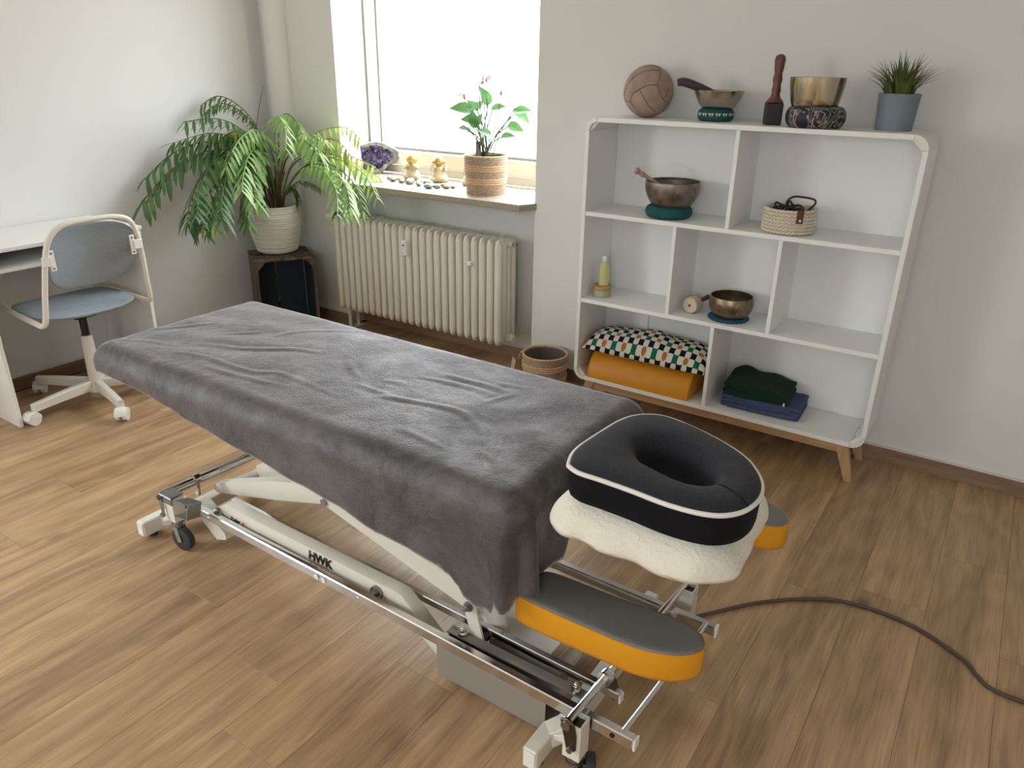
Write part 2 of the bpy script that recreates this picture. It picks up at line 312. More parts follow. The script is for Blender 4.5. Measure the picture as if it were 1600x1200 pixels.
# ------------------------------------------------------------------ mesh helpers
class MB:
    """collects shapes in measured units, builds ONE mesh object"""
    def __init__(s): s.bm = bmesh.new()
    def _xf(s, geom, mtx):
        vs = [v for v in geom if isinstance(v, bmesh.types.BMVert)]
        bmesh.ops.transform(s.bm, matrix=mtx, verts=vs); return vs
    def box(s, c, d, bev=0, rot=None, seg=1):
        g = bmesh.ops.create_cube(s.bm, size=1)['verts']
        bmesh.ops.scale(s.bm, vec=d, verts=g)
        if bev:
            es = list({e for v in g for e in v.link_edges})
            r = bmesh.ops.bevel(s.bm, geom=es, offset=bev, segments=seg, profile=.6, affect='EDGES')
            g = list({v for f in r['faces'] for v in f.verts} | {v for v in g if v.is_valid})
        m = Matrix.Translation(c)
        if rot is not None: m = m @ rot.to_4x4()
        bmesh.ops.transform(s.bm, matrix=m, verts=g); return s
    def beam(s, p0, p1, w, h, bev=0, up=(0, 0, 1)):
        p0, p1 = Vector(p0), Vector(p1); d = p1-p0; x = d.normalized(); u = Vector(up)
        y = u.cross(x).normalized(); z = x.cross(y)
        rot = Matrix((x, y, z)).transposed()
        return s.box((p0+p1)/2, (d.length, w, h), bev, rot)
    def cyl(s, p0, p1, r0, r1=None, n=16, caps=True):
        p0, p1 = Vector(p0), Vector(p1); r1 = r0 if r1 is None else r1
        d = p1-p0; q = d.to_track_quat('Z', 'Y').to_matrix().to_4x4()
        g = bmesh.ops.create_cone(s.bm, cap_ends=caps, segments=n, radius1=r0, radius2=r1, depth=d.length)['verts']
        bmesh.ops.transform(s.bm, matrix=Matrix.Translation((p0+p1)/2) @ q, verts=g); return s
    def ball(s, c, r, sc=(1, 1, 1), u=16, v=10, rot=None):
        g = bmesh.ops.create_uvsphere(s.bm, u_segments=u, v_segments=v, radius=r)['verts']
        m = Matrix.Translation(c)
        if rot is not None: m = m @ rot.to_4x4()
        bmesh.ops.transform(s.bm, matrix=m @ Matrix.Diagonal((*sc, 1)), verts=g); return s
    def lathe(s, prof, c=(0, 0, 0), n=32, rot=None, cap0=True, cap1=False, f=None):
        rings = []
        m = Matrix.Translation(c)
        if rot is not None: m = m @ rot.to_4x4()
        for r, z in prof:
            ring = []
            for i in range(n):
                a = 2*PI*i/n; rr = r if f is None else r*f(a, z)
                ring.append(s.bm.verts.new(m @ Vector((rr*math.cos(a), rr*math.sin(a), z))))
            rings.append(ring)
        for a, b in zip(rings, rings[1:]):
            for i in range(n): s.bm.faces.new((a[i], a[(i+1) % n], b[(i+1) % n], b[i]))
        if cap0: s.bm.faces.new(rings[0][::-1])
        if cap1: s.bm.faces.new(rings[-1])
        return s
    def tube(s, pts, r, n=10, closed=False, caps=True, rad=None):
        P = [Vector(p) for p in pts]; k = len(P); rings = []; prev = None
        for i, p in enumerate(P):
            if closed: t = P[(i+1) % k]-P[i-1]
            else: t = P[min(i+1, k-1)]-P[max(i-1, 0)]
            t.normalize()
            if prev is None:
                a = Vector((0, 0, 1)) if abs(t.z) < .9 else Vector((1, 0, 0)); nrm = (a-t*a.dot(t)).normalized()
            else: nrm = (prev-t*prev.dot(t)).normalized()
            prev = nrm; bi = t.cross(nrm); rr = rad[i] if rad else r
            rings.append([s.bm.verts.new(p+(nrm*math.cos(2*PI*j/n)+bi*math.sin(2*PI*j/n))*rr) for j in range(n)])
        pairs = list(zip(rings, rings[1:]))
        if closed: pairs.append((rings[-1], rings[0]))
        for a, b in pairs:
            for j in range(n): s.bm.faces.new((a[j], a[(j+1) % n], b[(j+1) % n], b[j]))
        if caps and not closed:
            s.bm.faces.new(rings[0][::-1]); s.bm.faces.new(rings[-1])
        return s
    def prism(s, poly, z0, z1, axes=(0, 1, 2), bev=0, seg=2):
        """poly in plane axes[0],axes[1]; extruded along axes[2]"""
        def P(a, b, c):
            v = [0, 0, 0]; v[axes[0]] = a; v[axes[1]] = b; v[axes[2]] = c; return v
        lo = [s.bm.verts.new(P(a, b, z0)) for a, b in poly]; hi = [s.bm.verts.new(P(a, b, z1)) for a, b in poly]
        n = len(poly); fs = [s.bm.faces.new(lo[::-1]), s.bm.faces.new(hi)]
        for i in range(n): fs.append(s.bm.faces.new((lo[i], lo[(i+1) % n], hi[(i+1) % n], hi[i])))
        bmesh.ops.recalc_face_normals(s.bm, faces=fs)
        if bev:
            es = [e for f in fs[:2] for e in f.edges]
            bmesh.ops.bevel(s.bm, geom=es, offset=bev, segments=seg, profile=.6, affect='EDGES')
        return s
    def quads(s, grid, close_u=False):
        vs = [[s.bm.verts.new(p) for p in row] for row in grid]
        for a, b in zip(vs, vs[1:]):
            n = len(a)
            for i in range(n if close_u else n-1): s.bm.faces.new((a[i], a[(i+1) % n], b[(i+1) % n], b[i]))
        return vs
    def build(s, name, m, parent=None, world=False, sharp=35, smooth=True, recalc=True):
        if recalc: bmesh.ops.recalc_face_normals(s.bm, faces=s.bm.faces[:])
        bmesh.ops.scale(s.bm, vec=(S, S, S), verts=s.bm.verts[:])
        if world and parent is not None: bmesh.ops.transform(s.bm, matrix=MAT[parent.name].inverted(), verts=s.bm.verts[:])
        me = bpy.data.meshes.new(name); s.bm.to_mesh(me); s.bm.free()
        if m is not None: me.materials.append(m)
        if smooth:
            me.shade_smooth(); me.set_sharp_from_angle(angle=math.radians(sharp))
        o = bpy.data.objects.new(name, me); COL.objects.link(o)
        if parent is not None: o.parent = parent
        MAT[o.name] = MAT[parent.name] if parent is not None else Matrix()
        return o
MAT = {}
def tag(o, label=None, cat=None, group=None, kind=None):
    if label: o['label'] = label
    if cat: o['category'] = cat
    if group: o['group'] = group
    if kind: o['kind'] = kind
    return o
def thing(name, loc, label, cat, rz=0, group=None):
    o = bpy.data.objects.new(name, None); COL.objects.link(o); o.empty_display_size = .05
    o.location = Vector(loc)*S; o.rotation_euler = (0, 0, rz)
    MAT[o.name] = Matrix.Translation(Vector(loc)*S) @ Matrix.Rotation(rz, 4, 'Z')
    return tag(o, label, cat, group)
def at_origin(o, loc, rz=0):
    """gives a single-mesh thing (built around 0,0,0) its place"""
    o.location = Vector(loc)*S; o.rotation_euler = (0, 0, rz); MAT[o.name] = Matrix.Translation(Vector(loc)*S) @ Matrix.Rotation(rz, 4, 'Z'); return o
def copy_tree(o, parent=None):
    c = o.copy(); COL.objects.link(c)
    if parent is not None: c.parent = parent
    MAT[c.name] = MAT.get(o.name, Matrix())
    for ch in list(o.children): copy_tree(ch, c)
    return c
def text_mesh(body, name, m, parent, mtx, size, bold=0.0, depth=.0006, shear=0):
    cu = bpy.data.curves.new(name, 'FONT'); cu.body = body; cu.size = size; cu.extrude = depth; cu.offset = bold; cu.shear = shear
    t = bpy.data.objects.new(name, cu); COL.objects.link(t)
    dg = bpy.context.evaluated_depsgraph_get(); me = bpy.data.meshes.new_from_object(t.evaluated_get(dg))
    bpy.data.objects.remove(t); bpy.data.curves.remove(cu)
    me.transform(Matrix.Scale(S, 4) @ mtx)
    if parent is not None: me.transform(MAT[parent.name].inverted())
    me.materials.clear(); me.materials.append(m); me.name = name
    o = bpy.data.objects.new(name, me); COL.objects.link(o); o.parent = parent
    return o
def catmull(P, per=6):
    P = [Vector(p) for p in P]; out = []
    for i in range(len(P)-1):
        p0, p1, p2, p3 = P[max(i-1, 0)], P[i], P[i+1], P[min(i+2, len(P)-1)]
        for k in range(per):
            u = k/per
            out.append(.5*((2*p1)+(p2-p0)*u+(2*p0-5*p1+4*p2-p3)*u*u+(3*p1-3*p2+p3-p0)*u**3))
    out.append(P[-1]); return out
def RX(a): return Matrix.Rotation(a, 3, 'X')
def RY(a): return Matrix.Rotation(a, 3, 'Y')
def RZ(a): return Matrix.Rotation(a, 3, 'Z')
def rrect(w, d, r, n=6):
    out = []
    for cx, cy, a0 in ((w/2-r, d/2-r, 0), (-w/2+r, d/2-r, PI/2), (-w/2+r, -d/2+r, PI), (w/2-r, -d/2+r, 1.5*PI)):
        for i in range(n+1):
            a = a0+PI/2*i/n; out.append((cx+r*math.cos(a), cy+r*math.sin(a)))
    return out

# ================================================================== SETTING
XL, XR, YB, YF, ZC = -4.16, 1.9, 3.40, -2.6, 2.75
WX0, WX1 = -3.53, -2.125                      # window niche
floor = tag(MB().box(((XL+XR)/2, (YB+YF)/2+.05, -.035), (XR-XL+.3, YB-YF+.5, .05)).build('floor', M['subfloor']), kind='structure')
PW = .2082
# plank rows run along y; butt joints measured for the rows in view, staggered elsewhere
joint = {0: 2.27, -1: 2.75, -2: 1.02, -3: 2.27, -4: 1.62, -5: .55, -6: 1.9, -7: 2.6, -8: .80, -9: .99, -10: .30, -11: 1.095, -12: 1.75, -13: .62, -14: 1.45, -15: .9, -16: 1.22, -17: 2.0, -18: .5, -19: 1.6, -20: 1.1, -21: 2.1}
LEN = 1.36
def plank_mesh(sx, sy):
    b = MB(); b.box((0, 0, -.005), (sx-.0007, sy-.0007, .010), bev=.0004); return b
for k in range(-21, 8):
    x0 = .25+PW*k; x1 = x0+PW
    a, c = max(x0, XL+.005), min(x1, XR-.005)
    if c-a < .02: continue
    j = joint.get(k, .3+((k*7) % 13)*.1)
    y = j-LEN*math.ceil((j-YF)/LEN)
    while y < YB+.12:
        ya, yb = max(y, YF+.005), min(y+LEN, (3.515 if WX0 < (a+c)/2 < WX1 else YB-.002))
        if yb-ya > .03:
            o = plank_mesh(c-a, yb-ya).build('plank', M['plank'], floor); o.location = Vector(((a+c)/2, (ya+yb)/2, 0))*S
        y += LEN
def struct(name, mb, m, **k): return tag(mb.build(name, m, **k), kind='structure')
L0, L1, LZ0, LZ1 = -2.00, -.20, .88, 2.45         # unseen window added in the left wall behind the viewer, to light the room
struct('wall_left', MB().box((XL-.08, (YB+.5+L1)/2, ZC/2), (.16, YB+.5-L1, ZC)).box((XL-.08, (YF-.15+L0)/2, ZC/2), (.16, L0-YF+.15, ZC)).box((XL-.08, (L0+L1)/2, LZ0/2), (.16, L1-L0, LZ0)).box((XL-.08, (L0+L1)/2, (LZ1+ZC)/2), (.16, L1-L0, ZC-LZ1)), M['wall'])
wb = MB().box(((XL+WX0)/2-.06, 3.66, .45), (WX0-XL+.12, .52, .90)).prism([(XL-.12, 3.40), (WX0, 3.40), (WX0-.165, 3.83), (WX0-.165, 3.92), (XL-.12, 3.92)], .90, ZC)
struct('wall_back', wb, M['wall'], sharp=20)
wb = MB().box(((WX1+XR)/2+.06, 3.66, .45), (XR-WX1+.12, .52, .90)).prism([(XR+.12, 3.40), (XR+.12, 3.92), (WX1+.165, 3.92), (WX1+.165, 3.83), (WX1, 3.40)], .90, ZC)
struct('wall_back', wb, M['wall'], sharp=20)
struct('wall_back', MB().box(((WX0+WX1)/2, 3.66, 2.55), (WX1-WX0+.33, .52, .40)), M['wall'])
struct('wall_back', MB().box(((WX0+WX1)/2, 3.72, .45), (WX1-WX0, .40, .90)), M['wall'])
struct('wall_right', MB().box((XR+.06, (YB+YF)/2, ZC/2), (.12, YB-YF+.3, ZC)), M['wall'])
R0, R1, RZ0, RZ1 = -.10, 1.30, 1.15, 2.38  # opening for an unseen window added in the wall behind the viewer
struct('wall_front', MB().box(((XL-.1+R0)/2, YF-.1, ZC/2), (R0-XL+.1, .2, ZC)).box(((R1+XR+.1)/2, YF-.1, ZC/2), (XR+.1-R1, .2, ZC)).box(((R0+R1)/2, YF-.1, RZ0/2), (R1-R0, .2, RZ0)).box(((R0+R1)/2, YF-.1, (RZ1+ZC)/2), (R1-R0, .2, ZC-RZ1)), M['wall'])
struct('ceiling', MB().box(((XL+XR)/2, (YB+YF)/2, ZC+.05), (XR-XL+.3, YB-YF+1.2, .1)), M['ceil'])
bb = struct('baseboard_back', MB().box(((WX1+XR)/2, 3.392, .034), (XR-WX1, .016, .068)).box(((XL+WX0)/2, 3.392, .034), (WX0-XL, .016, .068)).box(((WX0+WX1)/2, 3.512, .034), (WX1-WX0, .016, .068)).box((WX1+.002, 3.452, .034), (.016, .12, .068)), M['skirt'])
MB().box(((WX1+XR)/2, 3.393, .070), (XR-WX1, .014, .006)).box(((WX0+WX1)/2, 3.513, .070), (WX1-WX0, .014, .006)).box(((XL+WX0)/2, 3.393, .070), (WX0-XL, .014, .006)).build('sealant_strip', M['caulk'], bb)
bl = struct('baseboard_left', MB().box((XL+.008, (YB+YF)/2, .034), (.016, YB-YF, .068)), M['skirt_y'])
MB().box((XL+.007, (YB+YF)/2, .070), (.014, YB-YF, .005)).build('sealant_strip', M['caulk'], bl)
struct('trim_1', MB().cyl((-4.0, 3.395, 0), (-4.0, 3.395, ZC), .082, n=32), M['wall'], sharp=50)

def window(name, x0, x1, z0, z1, y, out, sash_side=.066):
    w = tag(bpy.data.objects.new(name, None), kind='structure'); COL.objects.link(w); w.location = Vector(((x0+x1)/2, y, z0))*S
    MAT[w.name] = Matrix.Translation(w.location)
    f = MB(); cx, cz = (x0+x1)/2, (z0+z1)/2
    for a, b_, c_, d_ in ((cx, z0+.025, x1-x0, .05), (cx, z1-.025, x1-x0, .05)): f.box((a, y+out*.03, b_), (c_, .07, d_), .003)
    for a in (x0+.025, x1-.025): f.box((a, y+out*.03, cz), (.05, .07, z1-z0-.1), .003)
    f.build('window_frame', M['pvc'], w, world=True)
    g = MB(); a0, a1, b0, b1 = x0+.012, x1-.012, z0+.055, z1-.055
    g.box((cx, y+out*.012, b0+.045), (a1-a0, .066, .09), .006).box((cx, y+out*.012, b1-.04), (a1-a0, .066, .08), .006)
    for a in (a0+sash_side/2, a1-sash_side/2): g.box((a, y+out*.012, (b0+b1)/2), (sash_side, .066, b1-b0-.16), .006)
    sa = g.build('sash', M['pvc'], w, world=True)
    k = MB(); q0, q1, r0, r1 = a0+sash_side, a1-sash_side, b0+.09, b1-.08
    k.box((cx, y+out*.03, r0+.008), (q1-q0, .03, .016)).box((cx, y+out*.03, r1-.008), (q1-q0, .03, .016))
    for a in (q0+.006, q1-.006): k.box((a, y+out*.03, (r0+r1)/2), (.012, .03, r1-r0-.03))
    k.build('glazing_bead', M['gasket'], sa, world=True)
    MB().box((cx, y+out*.035, (r0+r1)/2), (q1-q0-.01, .006, r1-r0-.01)).build('pane', M['glass'], w, world=True)
    return w
w1 = window('window_1', WX0-.16, WX1+.16, .945, 2.34, 3.83, 1)
window('added_window_rear', R0, R1, RZ0, RZ1, YF-.10, -1)  # unseen, added as fill light for the right side of the room
w2 = window('added_window_side', L0, L1, LZ0, LZ1, 0, 1)  # unseen, added behind the viewer to light the room from the left
w2.location = Vector((XL-.06, (L0+L1)/2, LZ0))*S; w2.rotation_euler = (0, 0, PI/2)
# stone sill with chamfered front corners
sill = MB().prism([(WX0-.04, 3.40), (WX0-.004, 3.30), (WX1-.035, 3.30), (WX1+.012, 3.40), (WX1-.001, 3.401), (WX1+.15, 3.845), (WX0-.15, 3.845), (WX0+.001, 3.401)], .905, .94, bev=.003, seg=1)
sill.build('window_sill', M['terrazzo'], w1, world=True)

# ================================================================== RADIATOR
rad = thing('radiator', (-2.885, 3.35, .12), 'cream ribbed column radiator under the window sill', 'radiator')
def rad_section():
    b = MB()
    # one section: flat rounded web with front and rear columns
    prof = rrect(.60, .175, .03, 5)
    b.prism([(y, z) for z, y in prof], -.009, .009, axes=(1, 2, 0), bev=.006)
    for yy, r in ((-.066, .0225), (-.022, .0205), (.022, .0205), (.066, .0225)):
        b.ball((0, yy, -.255), r, (1, 1, 1.6), 12, 8); b.ball((0, yy, .255), r, (1, 1, 1.6), 12, 8)
        b.cyl((0, yy, -.255), (0, yy, .255), r, n=12, caps=False)
    return b
NSEC = 24; P0, P1 = -3.49, -2.275
first = None
for i in range(NSEC):
    x = P0+(P1-P0)*i/(NSEC-1)-(-2.885)
    if first is None: first = rad_section().build('rib', M['radiator'], rad, sharp=45); o = first
    else: o = first.copy(); COL.objects.link(o)
    o.location = Vector((x, 0, .325))*S; o.parent = rad
hub = MB()
for z in (.055, .595): hub.cyl((P0-.015, 3.365, .12+z), (P1+.018, 3.365, .12+z), .026, n=16)
hub.build('header_pipe', M['radiator'], rad, world=True)
MB().cyl((P1+.018, 3.365, .715), (P1+.04, 3.365, .715), .017, n=6).cyl((P1+.04, 3.365, .715), (P1+.055, 3.365, .715), .007).build('end_plug', M['radiator'], rad, world=True)
MB().cyl((P1+.012, 3.365, .175), (P1+.035, 3.365, .175), .030, n=20).cyl((P1+.035, 3.365, .175), (P1+.055, 3.365, .175), .022, n=20).build('end_plug', M['radiator'], rad, world=True)
MB().cyl((P1+.04, 3.365, .715), (P1+.062, 3.365, .715), .008, n=8).box((P1+.062, 3.365, .715), (.006, .026, .006)).build('bleed_valve', M['zinc'], rad, world=True)
mt = MB().box((-2.885+(P0+2.885)+(P1-P0)*11/23+.004, 3.245, .625), (.040, .032, .088), .004).build('heat_meter', M['radplast'], rad, world=True)
mx_ = P0+(P1-P0)*11/23+.004
tag(mt, 'white clip-on heat meter')
MB().box((mx_, 3.2285, .642), (.018, .002, .007)).cyl((mx_, 3.2285, .627), (mx_, 3.2295, .627), .0028).box((mx_-.008, 3.2288, .598), (.002, .001, .016)).build('display', M['display'], mt, world=True)
cl = MB().box((P0+(P1-P0)*20/23-.010, 3.250, .60), (.030, .03, .022), .004).cyl((P0+(P1-P0)*20/23-.024, 3.236, .60), (P0+(P1-P0)*20/23-.024, 3.233, .60), .010).build('sensor_clip', M['radplast'], rad, world=True)
MB().cyl((P0+(P1-P0)*20/23-.024, 3.2325, .60), (P0+(P1-P0)*20/23-.024, 3.2315, .60), .004).build('screw', M['gasket'], cl, world=True)
v = MB().lathe([(.012, 0), (.026, .004), (.031, .02), (.031, .055), (.026, .075), (.014, .08)], (P0-.055, 3.335, .715), 20, RY(-PI/2), cap1=True, f=lambda a, z: 1+.04*math.cos(12*a)).build('thermostat_valve', M['radplast'], rad, world=True)
MB().cyl((P0-.055, 3.335, .715), (P0-.015, 3.35, .715), .022, n=16).cyl((P0-.06, 3.335, .715), (P0-.045, 3.335, .715), .033, n=20).build('valve_collar', M['grille'], v, world=True)
MB().cyl((P0-.02, 3.365, .175), (P0-.045, 3.365, .175), .014).cyl((P0-.045, 3.365, .165), (P0-.045, 3.365, .22), .008).build('return_valve', M['darksteel'], rad, world=True)
MB().cyl((P0+.01, 3.33, 0), (P0+.01, 3.33, .14), .012).cyl((P0+.01, 3.40, 0), (P0+.01, 3.40, .14), .012).box((P0+.01, 3.365, .006), (.05, .15, .012), .002).build('foot', M['radiator'], rad, world=True)

# ================================================================== BOOKCASE
SX0, SX1, SY0, SY1, SZ0, SZ1, T = -1.677, -.313, 3.09, 3.38, .165, 1.40, .019
bc = thing('bookcase', ((SX0+SX1)/2, 3.235, 0), 'white open bookcase with rounded corners on pale wooden legs', 'bookcase')
RC = .055; ym, dy = (SY0+SY1)/2, SY1-SY0
def bpart(name, c, d, m='whiteboard', bev=.0012): return MB().box(c, d, bev).build(name, M[m], bc, world=True)
bpart('top_panel', ((SX0+SX1)/2, ym, SZ1-T/2), (SX1-SX0-2*RC, dy, T)); bpart('bottom_panel', ((SX0+SX1)/2, ym, SZ0+T/2), (SX1-SX0-2*RC, dy, T))
bpart('side_panel', (SX0+T/2, ym, (SZ0+SZ1)/2), (T, dy, SZ1-SZ0-2*RC)); bpart('side_panel', (SX1-T/2, ym, (SZ0+SZ1)/2), (T, dy, SZ1-SZ0-2*RC))
for cx, cz, a0 in ((SX1-RC, SZ1-RC, 0), (SX0+RC, SZ1-RC, PI/2), (SX0+RC, SZ0+RC, PI), (SX1-RC, SZ0+RC, 1.5*PI)):
    g0, g1 = .02, PI/2-.02; n = 10
    arc = [(cx+RC*math.cos(a0+g0+(g1-g0)*i/n), cz+RC*math.sin(a0+g0+(g1-g0)*i/n)) for i in range(n+1)]
    arc += [(cx+(RC-T)*math.cos(a0+g1-(g1-g0)*i/n), cz+(RC-T)*math.sin(a0+g1-(g1-g0)*i/n)) for i in range(n+1)]
    MB().prism(arc, SY0-.001, SY1, axes=(0, 2, 1), bev=.001, seg=1).build('corner_piece', M['whiteplastic'], bc, world=True)
    sx, sz = (1 if math.cos(a0+PI/4) > 0 else -1), (1 if math.sin(a0+PI/4) > 0 else -1)
    bx, bz = cx+sx*(RC-T), cz+sz*(RC-T)
    MB().prism([(bx, bz), (bx-sx*.04, bz), (bx, bz-sz*.04)] if True else [], SY0+.012, SY0+.03, axes=(0, 2, 1)).build('corner_bracket', M['whiteplastic'], bc, world=True)
Z1, Z2 = .982, .570
bpart('shelf', ((SX0+SX1)/2, ym+.002, Z1), (SX1-SX0-2*T, dy-.004, T)); bpart('shelf', ((SX0+SX1)/2, ym+.002, Z2), (SX1-SX0-2*T, dy-.004, T))
DV = [(-.995, Z1+T/2, SZ1-T), (-1.220, Z2+T/2, Z1-T/2), (-.768, Z2+T/2, Z1-T/2), (-1.002, SZ0+T, Z2-T/2)]
for x, z0, z1 in DV: bpart('divider', (x, ym+.002, (z0+z1)/2), (.017, dy-.004, z1-z0))
bpart('back_panel', ((SX0+SX1)/2, SY1-.003, (SZ0+SZ1)/2), (SX1-SX0-.04, .006, SZ1-SZ0-.04), bev=0)
for x0, x1, z0, z1 in ((-1.10, -1.004, Z1+T/2, SZ1-T), (-.89, -.777, Z2+T/2, Z1-T/2), (-.475, SX1-T, SZ0+T, Z2-T/2), (-1.50, -1.42, SZ0+T, Z2-T/2)):
    bpart('back_strip', ((x0+x1)/2, SY1-.009, (z0+z1)/2), (x1-x0, .007, z1-z0-.002), bev=0)
for i, (x, y) in enumerate(((-.36, 3.17), (-.365, 3.27), (-.985, 3.13))):
    MB().cyl((x, y, SZ0+T if i < 2 else .53), (x, y, (SZ0+T if i < 2 else .53)+.0012), .004, n=10).build('screw_hole', M['gasket'], bc, world=True)
# leg frame
for y in (3.125, 3.345): MB().box(((SX0+SX1)/2, y, .142), (1.20, .022, .045), .002).build('apron', M['legwood_x'], bc, world=True)
for x in (-1.59, -.40): MB().box((x, 3.235, .142), (.022, .20, .045), .002).build('cross_rail', M['legwood'], bc, world=True)
for x, sx in ((-1.59, -1), (-.40, 1)):
    for y, sy in ((3.122, -1), (3.348, 1)):
        b = MB(); top = [(x-.026, y-.017), (x+.026, y-.017), (x+.026, y+.017), (x-.026, y+.017)]
        bx = x+sx*.052; by = y+sy*.004; bot = [(bx-.016, by-.013), (bx+.016, by-.013), (bx+.016, by+.013), (bx-.016, by+.013)]
        vt = [b.bm.verts.new((p[0], p[1], .164)) for p in top]; vb = [b.bm.verts.new((p[0], p[1], 0)) for p in bot]
        b.bm.faces.new(vt); b.bm.faces.new(vb[::-1])
        for i in range(4): b.bm.faces.new((vb[i], vb[(i+1) % 4], vt[(i+1) % 4], vt[i]))
        bmesh.ops.bevel(b.bm, geom=b.bm.edges[:], offset=.002, segments=1, affect='EDGES')
        b.build('leg', M['legwood'], bc, world=True)

# ================================================================== DESK
dk = thing('desk', (-3.91, 1.74, 0), 'small white desk with an open shelf against the left wall', 'desk')
def dpart(name, c, d): return MB().box(c, d, .0015).build(name, M['white'], dk, world=True)
dpart('desk_top', (-3.912, 1.743, .823), (.486, .772, .018)); dpart('shelf', (-3.915, 1.743, .731), (.476, .722, .016))
dpart('side_panel', (-3.914, 1.374, .407), (.482, .018, .814)); dpart('side_panel', (-3.914, 2.112, .407), (.482, .018, .814))


# ================================================================== OFFICE CHAIR
HX, HY = -3.705, 1.765
ch = thing('office_chair', (HX, HY, 0), 'white swivel chair with grey fabric seat and back at the desk', 'chair')
for i in range(5):
    a = math.radians(-11+72*i); c, s_ = math.cos(a), math.sin(a)
    b = MB(); sec = [(.03, .036, .05, .112), (.20, .032, .044, .107), (.335, .028, .038, .098)]
    rows = []
    for r, w, h, zt in sec:
        px, py = HX+c*r, HY+s_*r; nx, ny = -s_*w/2, c*w/2
        rows.append([(px+nx, py+ny, zt-h), (px-nx, py-ny, zt-h), (px-nx, py-ny, zt-.006), (px-nx*.7, py-ny*.7, zt), (px+nx*.7, py+ny*.7, zt), (px+nx, py+ny, zt-.006)])
    vs = b.quads(rows, True); b.bm.faces.new(vs[0][::-1]); b.bm.faces.new(vs[-1])
    b.build('base_arm', M['powder'], ch, world=True)
    r = .335; wx, wy = HX+c*r, HY+s_*r; t = a+(.9, 2.2, -.7, .4, 1.6)[i]
    ax = Vector((math.cos(t), math.sin(t), 0)); cb = MB(); q = Vector((wx, wy, .029))-Vector((-ax.y, ax.x, 0))*.012
    cb.cyl(q-ax*.026, q-ax*.007, .029, n=20).cyl(q+ax*.007, q+ax*.026, .029, n=20)
    co = cb.build('caster', M['whiteplastic'], ch, world=True)
    hd_ = [(.034*math.cos(PI*i/10), .034*math.sin(PI*i/10)) for i in range(11)]; hb = MB().prism(hd_, -.0275, .0275, axes=(1, 2, 0), bev=.004); bmesh.ops.transform(hb.bm, matrix=Matrix.Translation(q+Vector((0, 0, .002))) @ RZ(t).to_4x4(), verts=hb.bm.verts[:]); hb.cyl((wx, wy, .03), (wx, wy, .066), .009)
    hb.build('caster_hood', M['whiteplastic'], co, world=True)
MB().cyl((HX, HY, .05), (HX, HY, .118), .042, .036, n=24).cyl((HX, HY, .118), (HX, HY, .345), .031, .027, n=24).build('column', M['powder'], ch, world=True)
MB().cyl((HX, HY, .34), (HX, HY, .43), .018, n=20).build('gas_spring', M['black'], ch, world=True)
MB().box((HX-.03, HY, .447), (.15, .11, .012), .004).build('seat_plate', M['black'], ch, world=True)
# tube frame: seat sides, rear bends, up and round the back
zr, xr = .487, -3.545
fr = [(-4.0, 1.535, .505), (-3.85, 1.523, .495), (-3.60, 1.515, zr-.004), (-3.553, 1.515, zr), (-3.530, 1.522, zr+.028), (-3.528, 1.545, .64), (-3.520, 1.578, .80), (-3.512, 1.606, .874), (-3.508, 1.655, .916), (-3.507, 1.72, .930), (-3.507, 1.83, .932), (-3.508, 1.915, .927), (-3.510, 1.978, .902), (-3.515, 2.006, .84), (-3.522, 2.020, .74), (-3.529, 2.026, .60), (-3.532, 2.030, zr+.03), (-3.553, 2.034, zr), (-3.60, 2.033, zr-.004), (-3.85, 2.02, .495), (-4.0, 2.0, .505)]
MB().tube(catmull(fr, 5), .0125, 10).build('tube_frame', M['powder'], ch, world=True)
# seat: dished pad
def pad_surface(cx, cy, w, d, ft, fb, n=16, k=44, pw=3.2):
    """superellipse outline, top and bottom height functions of (u,v) in -1..1"""
    rows = []
    for j in range(n+1):
        ph = -PI/2+PI*j/n; rr = max(math.cos(ph), 0)**.55; row = []
        for i in range(k):
            a = 2*PI*i/k; ca, sa = math.cos(a), math.sin(a)
            sq = (abs(ca)**pw+abs(sa)**pw)**(-1/pw); u, v = rr*ca*sq, rr*sa*sq
            t = .5+.5*math.sin(ph); z = fb(u, v)*(1-t)+ft(u, v)*t
            row.append((cx+u*w/2, cy+v*d/2, z))
        rows.append(row)
    return rows
b = MB()
dish = lambda u, v: .492+.012*v*v+.004*u*u-(.022*max(0, -u-.55)**2*4)
vs = b.quads(pad_surface(-3.775, 1.775, .47, .485, lambda u, v: dish(u, v)+.016, lambda u, v: dish(u, v)-.024-.022*(1-u*u)*(1-v*v)), True)
b.bm.faces.new(vs[0][::-1]); b.bm.faces.new(vs[-1])
b.build('seat', M['chairfab'], ch, world=True, sharp=70)
# back: curved pad inside the tube loop
def back_pt(yy, zz, dx):
    v = (yy-1.775)/.22; t = (zz-.75)/.18
    return (-3.548-.045*(1-v*v)*.0+.040*v*v*.6-.035*(1-v*v)+dx+.02*t, yy, zz)
rows = []; n, k = 14, 44
for j in range(n+1):
    ph = -PI/2+PI*j/n; rr = max(math.cos(ph), 0)**.5; row = []
    for i in range(k):
        a = 2*PI*i/k; ca, sa = math.cos(a), math.sin(a); pw = 3.8
        sq = (abs(ca)**pw+abs(sa)**pw)**(-1/pw); u, v = rr*ca*sq, rr*sa*sq
        wdt = .207+.010*v; row.append(back_pt(1.786+u*wdt+.008*v, 0.760+v*.150-.016*u*u*(1 if v < 0 else .6)*(-1 if v < 0 else 1), .013*math.sin(ph)))
    rows.append(row)
b = MB(); vs = b.quads(rows, True); b.bm.faces.new(vs[0][::-1]); b.bm.faces.new(vs[-1])
b.build('backrest', M['chairfab_back'], ch, world=True, sharp=70)
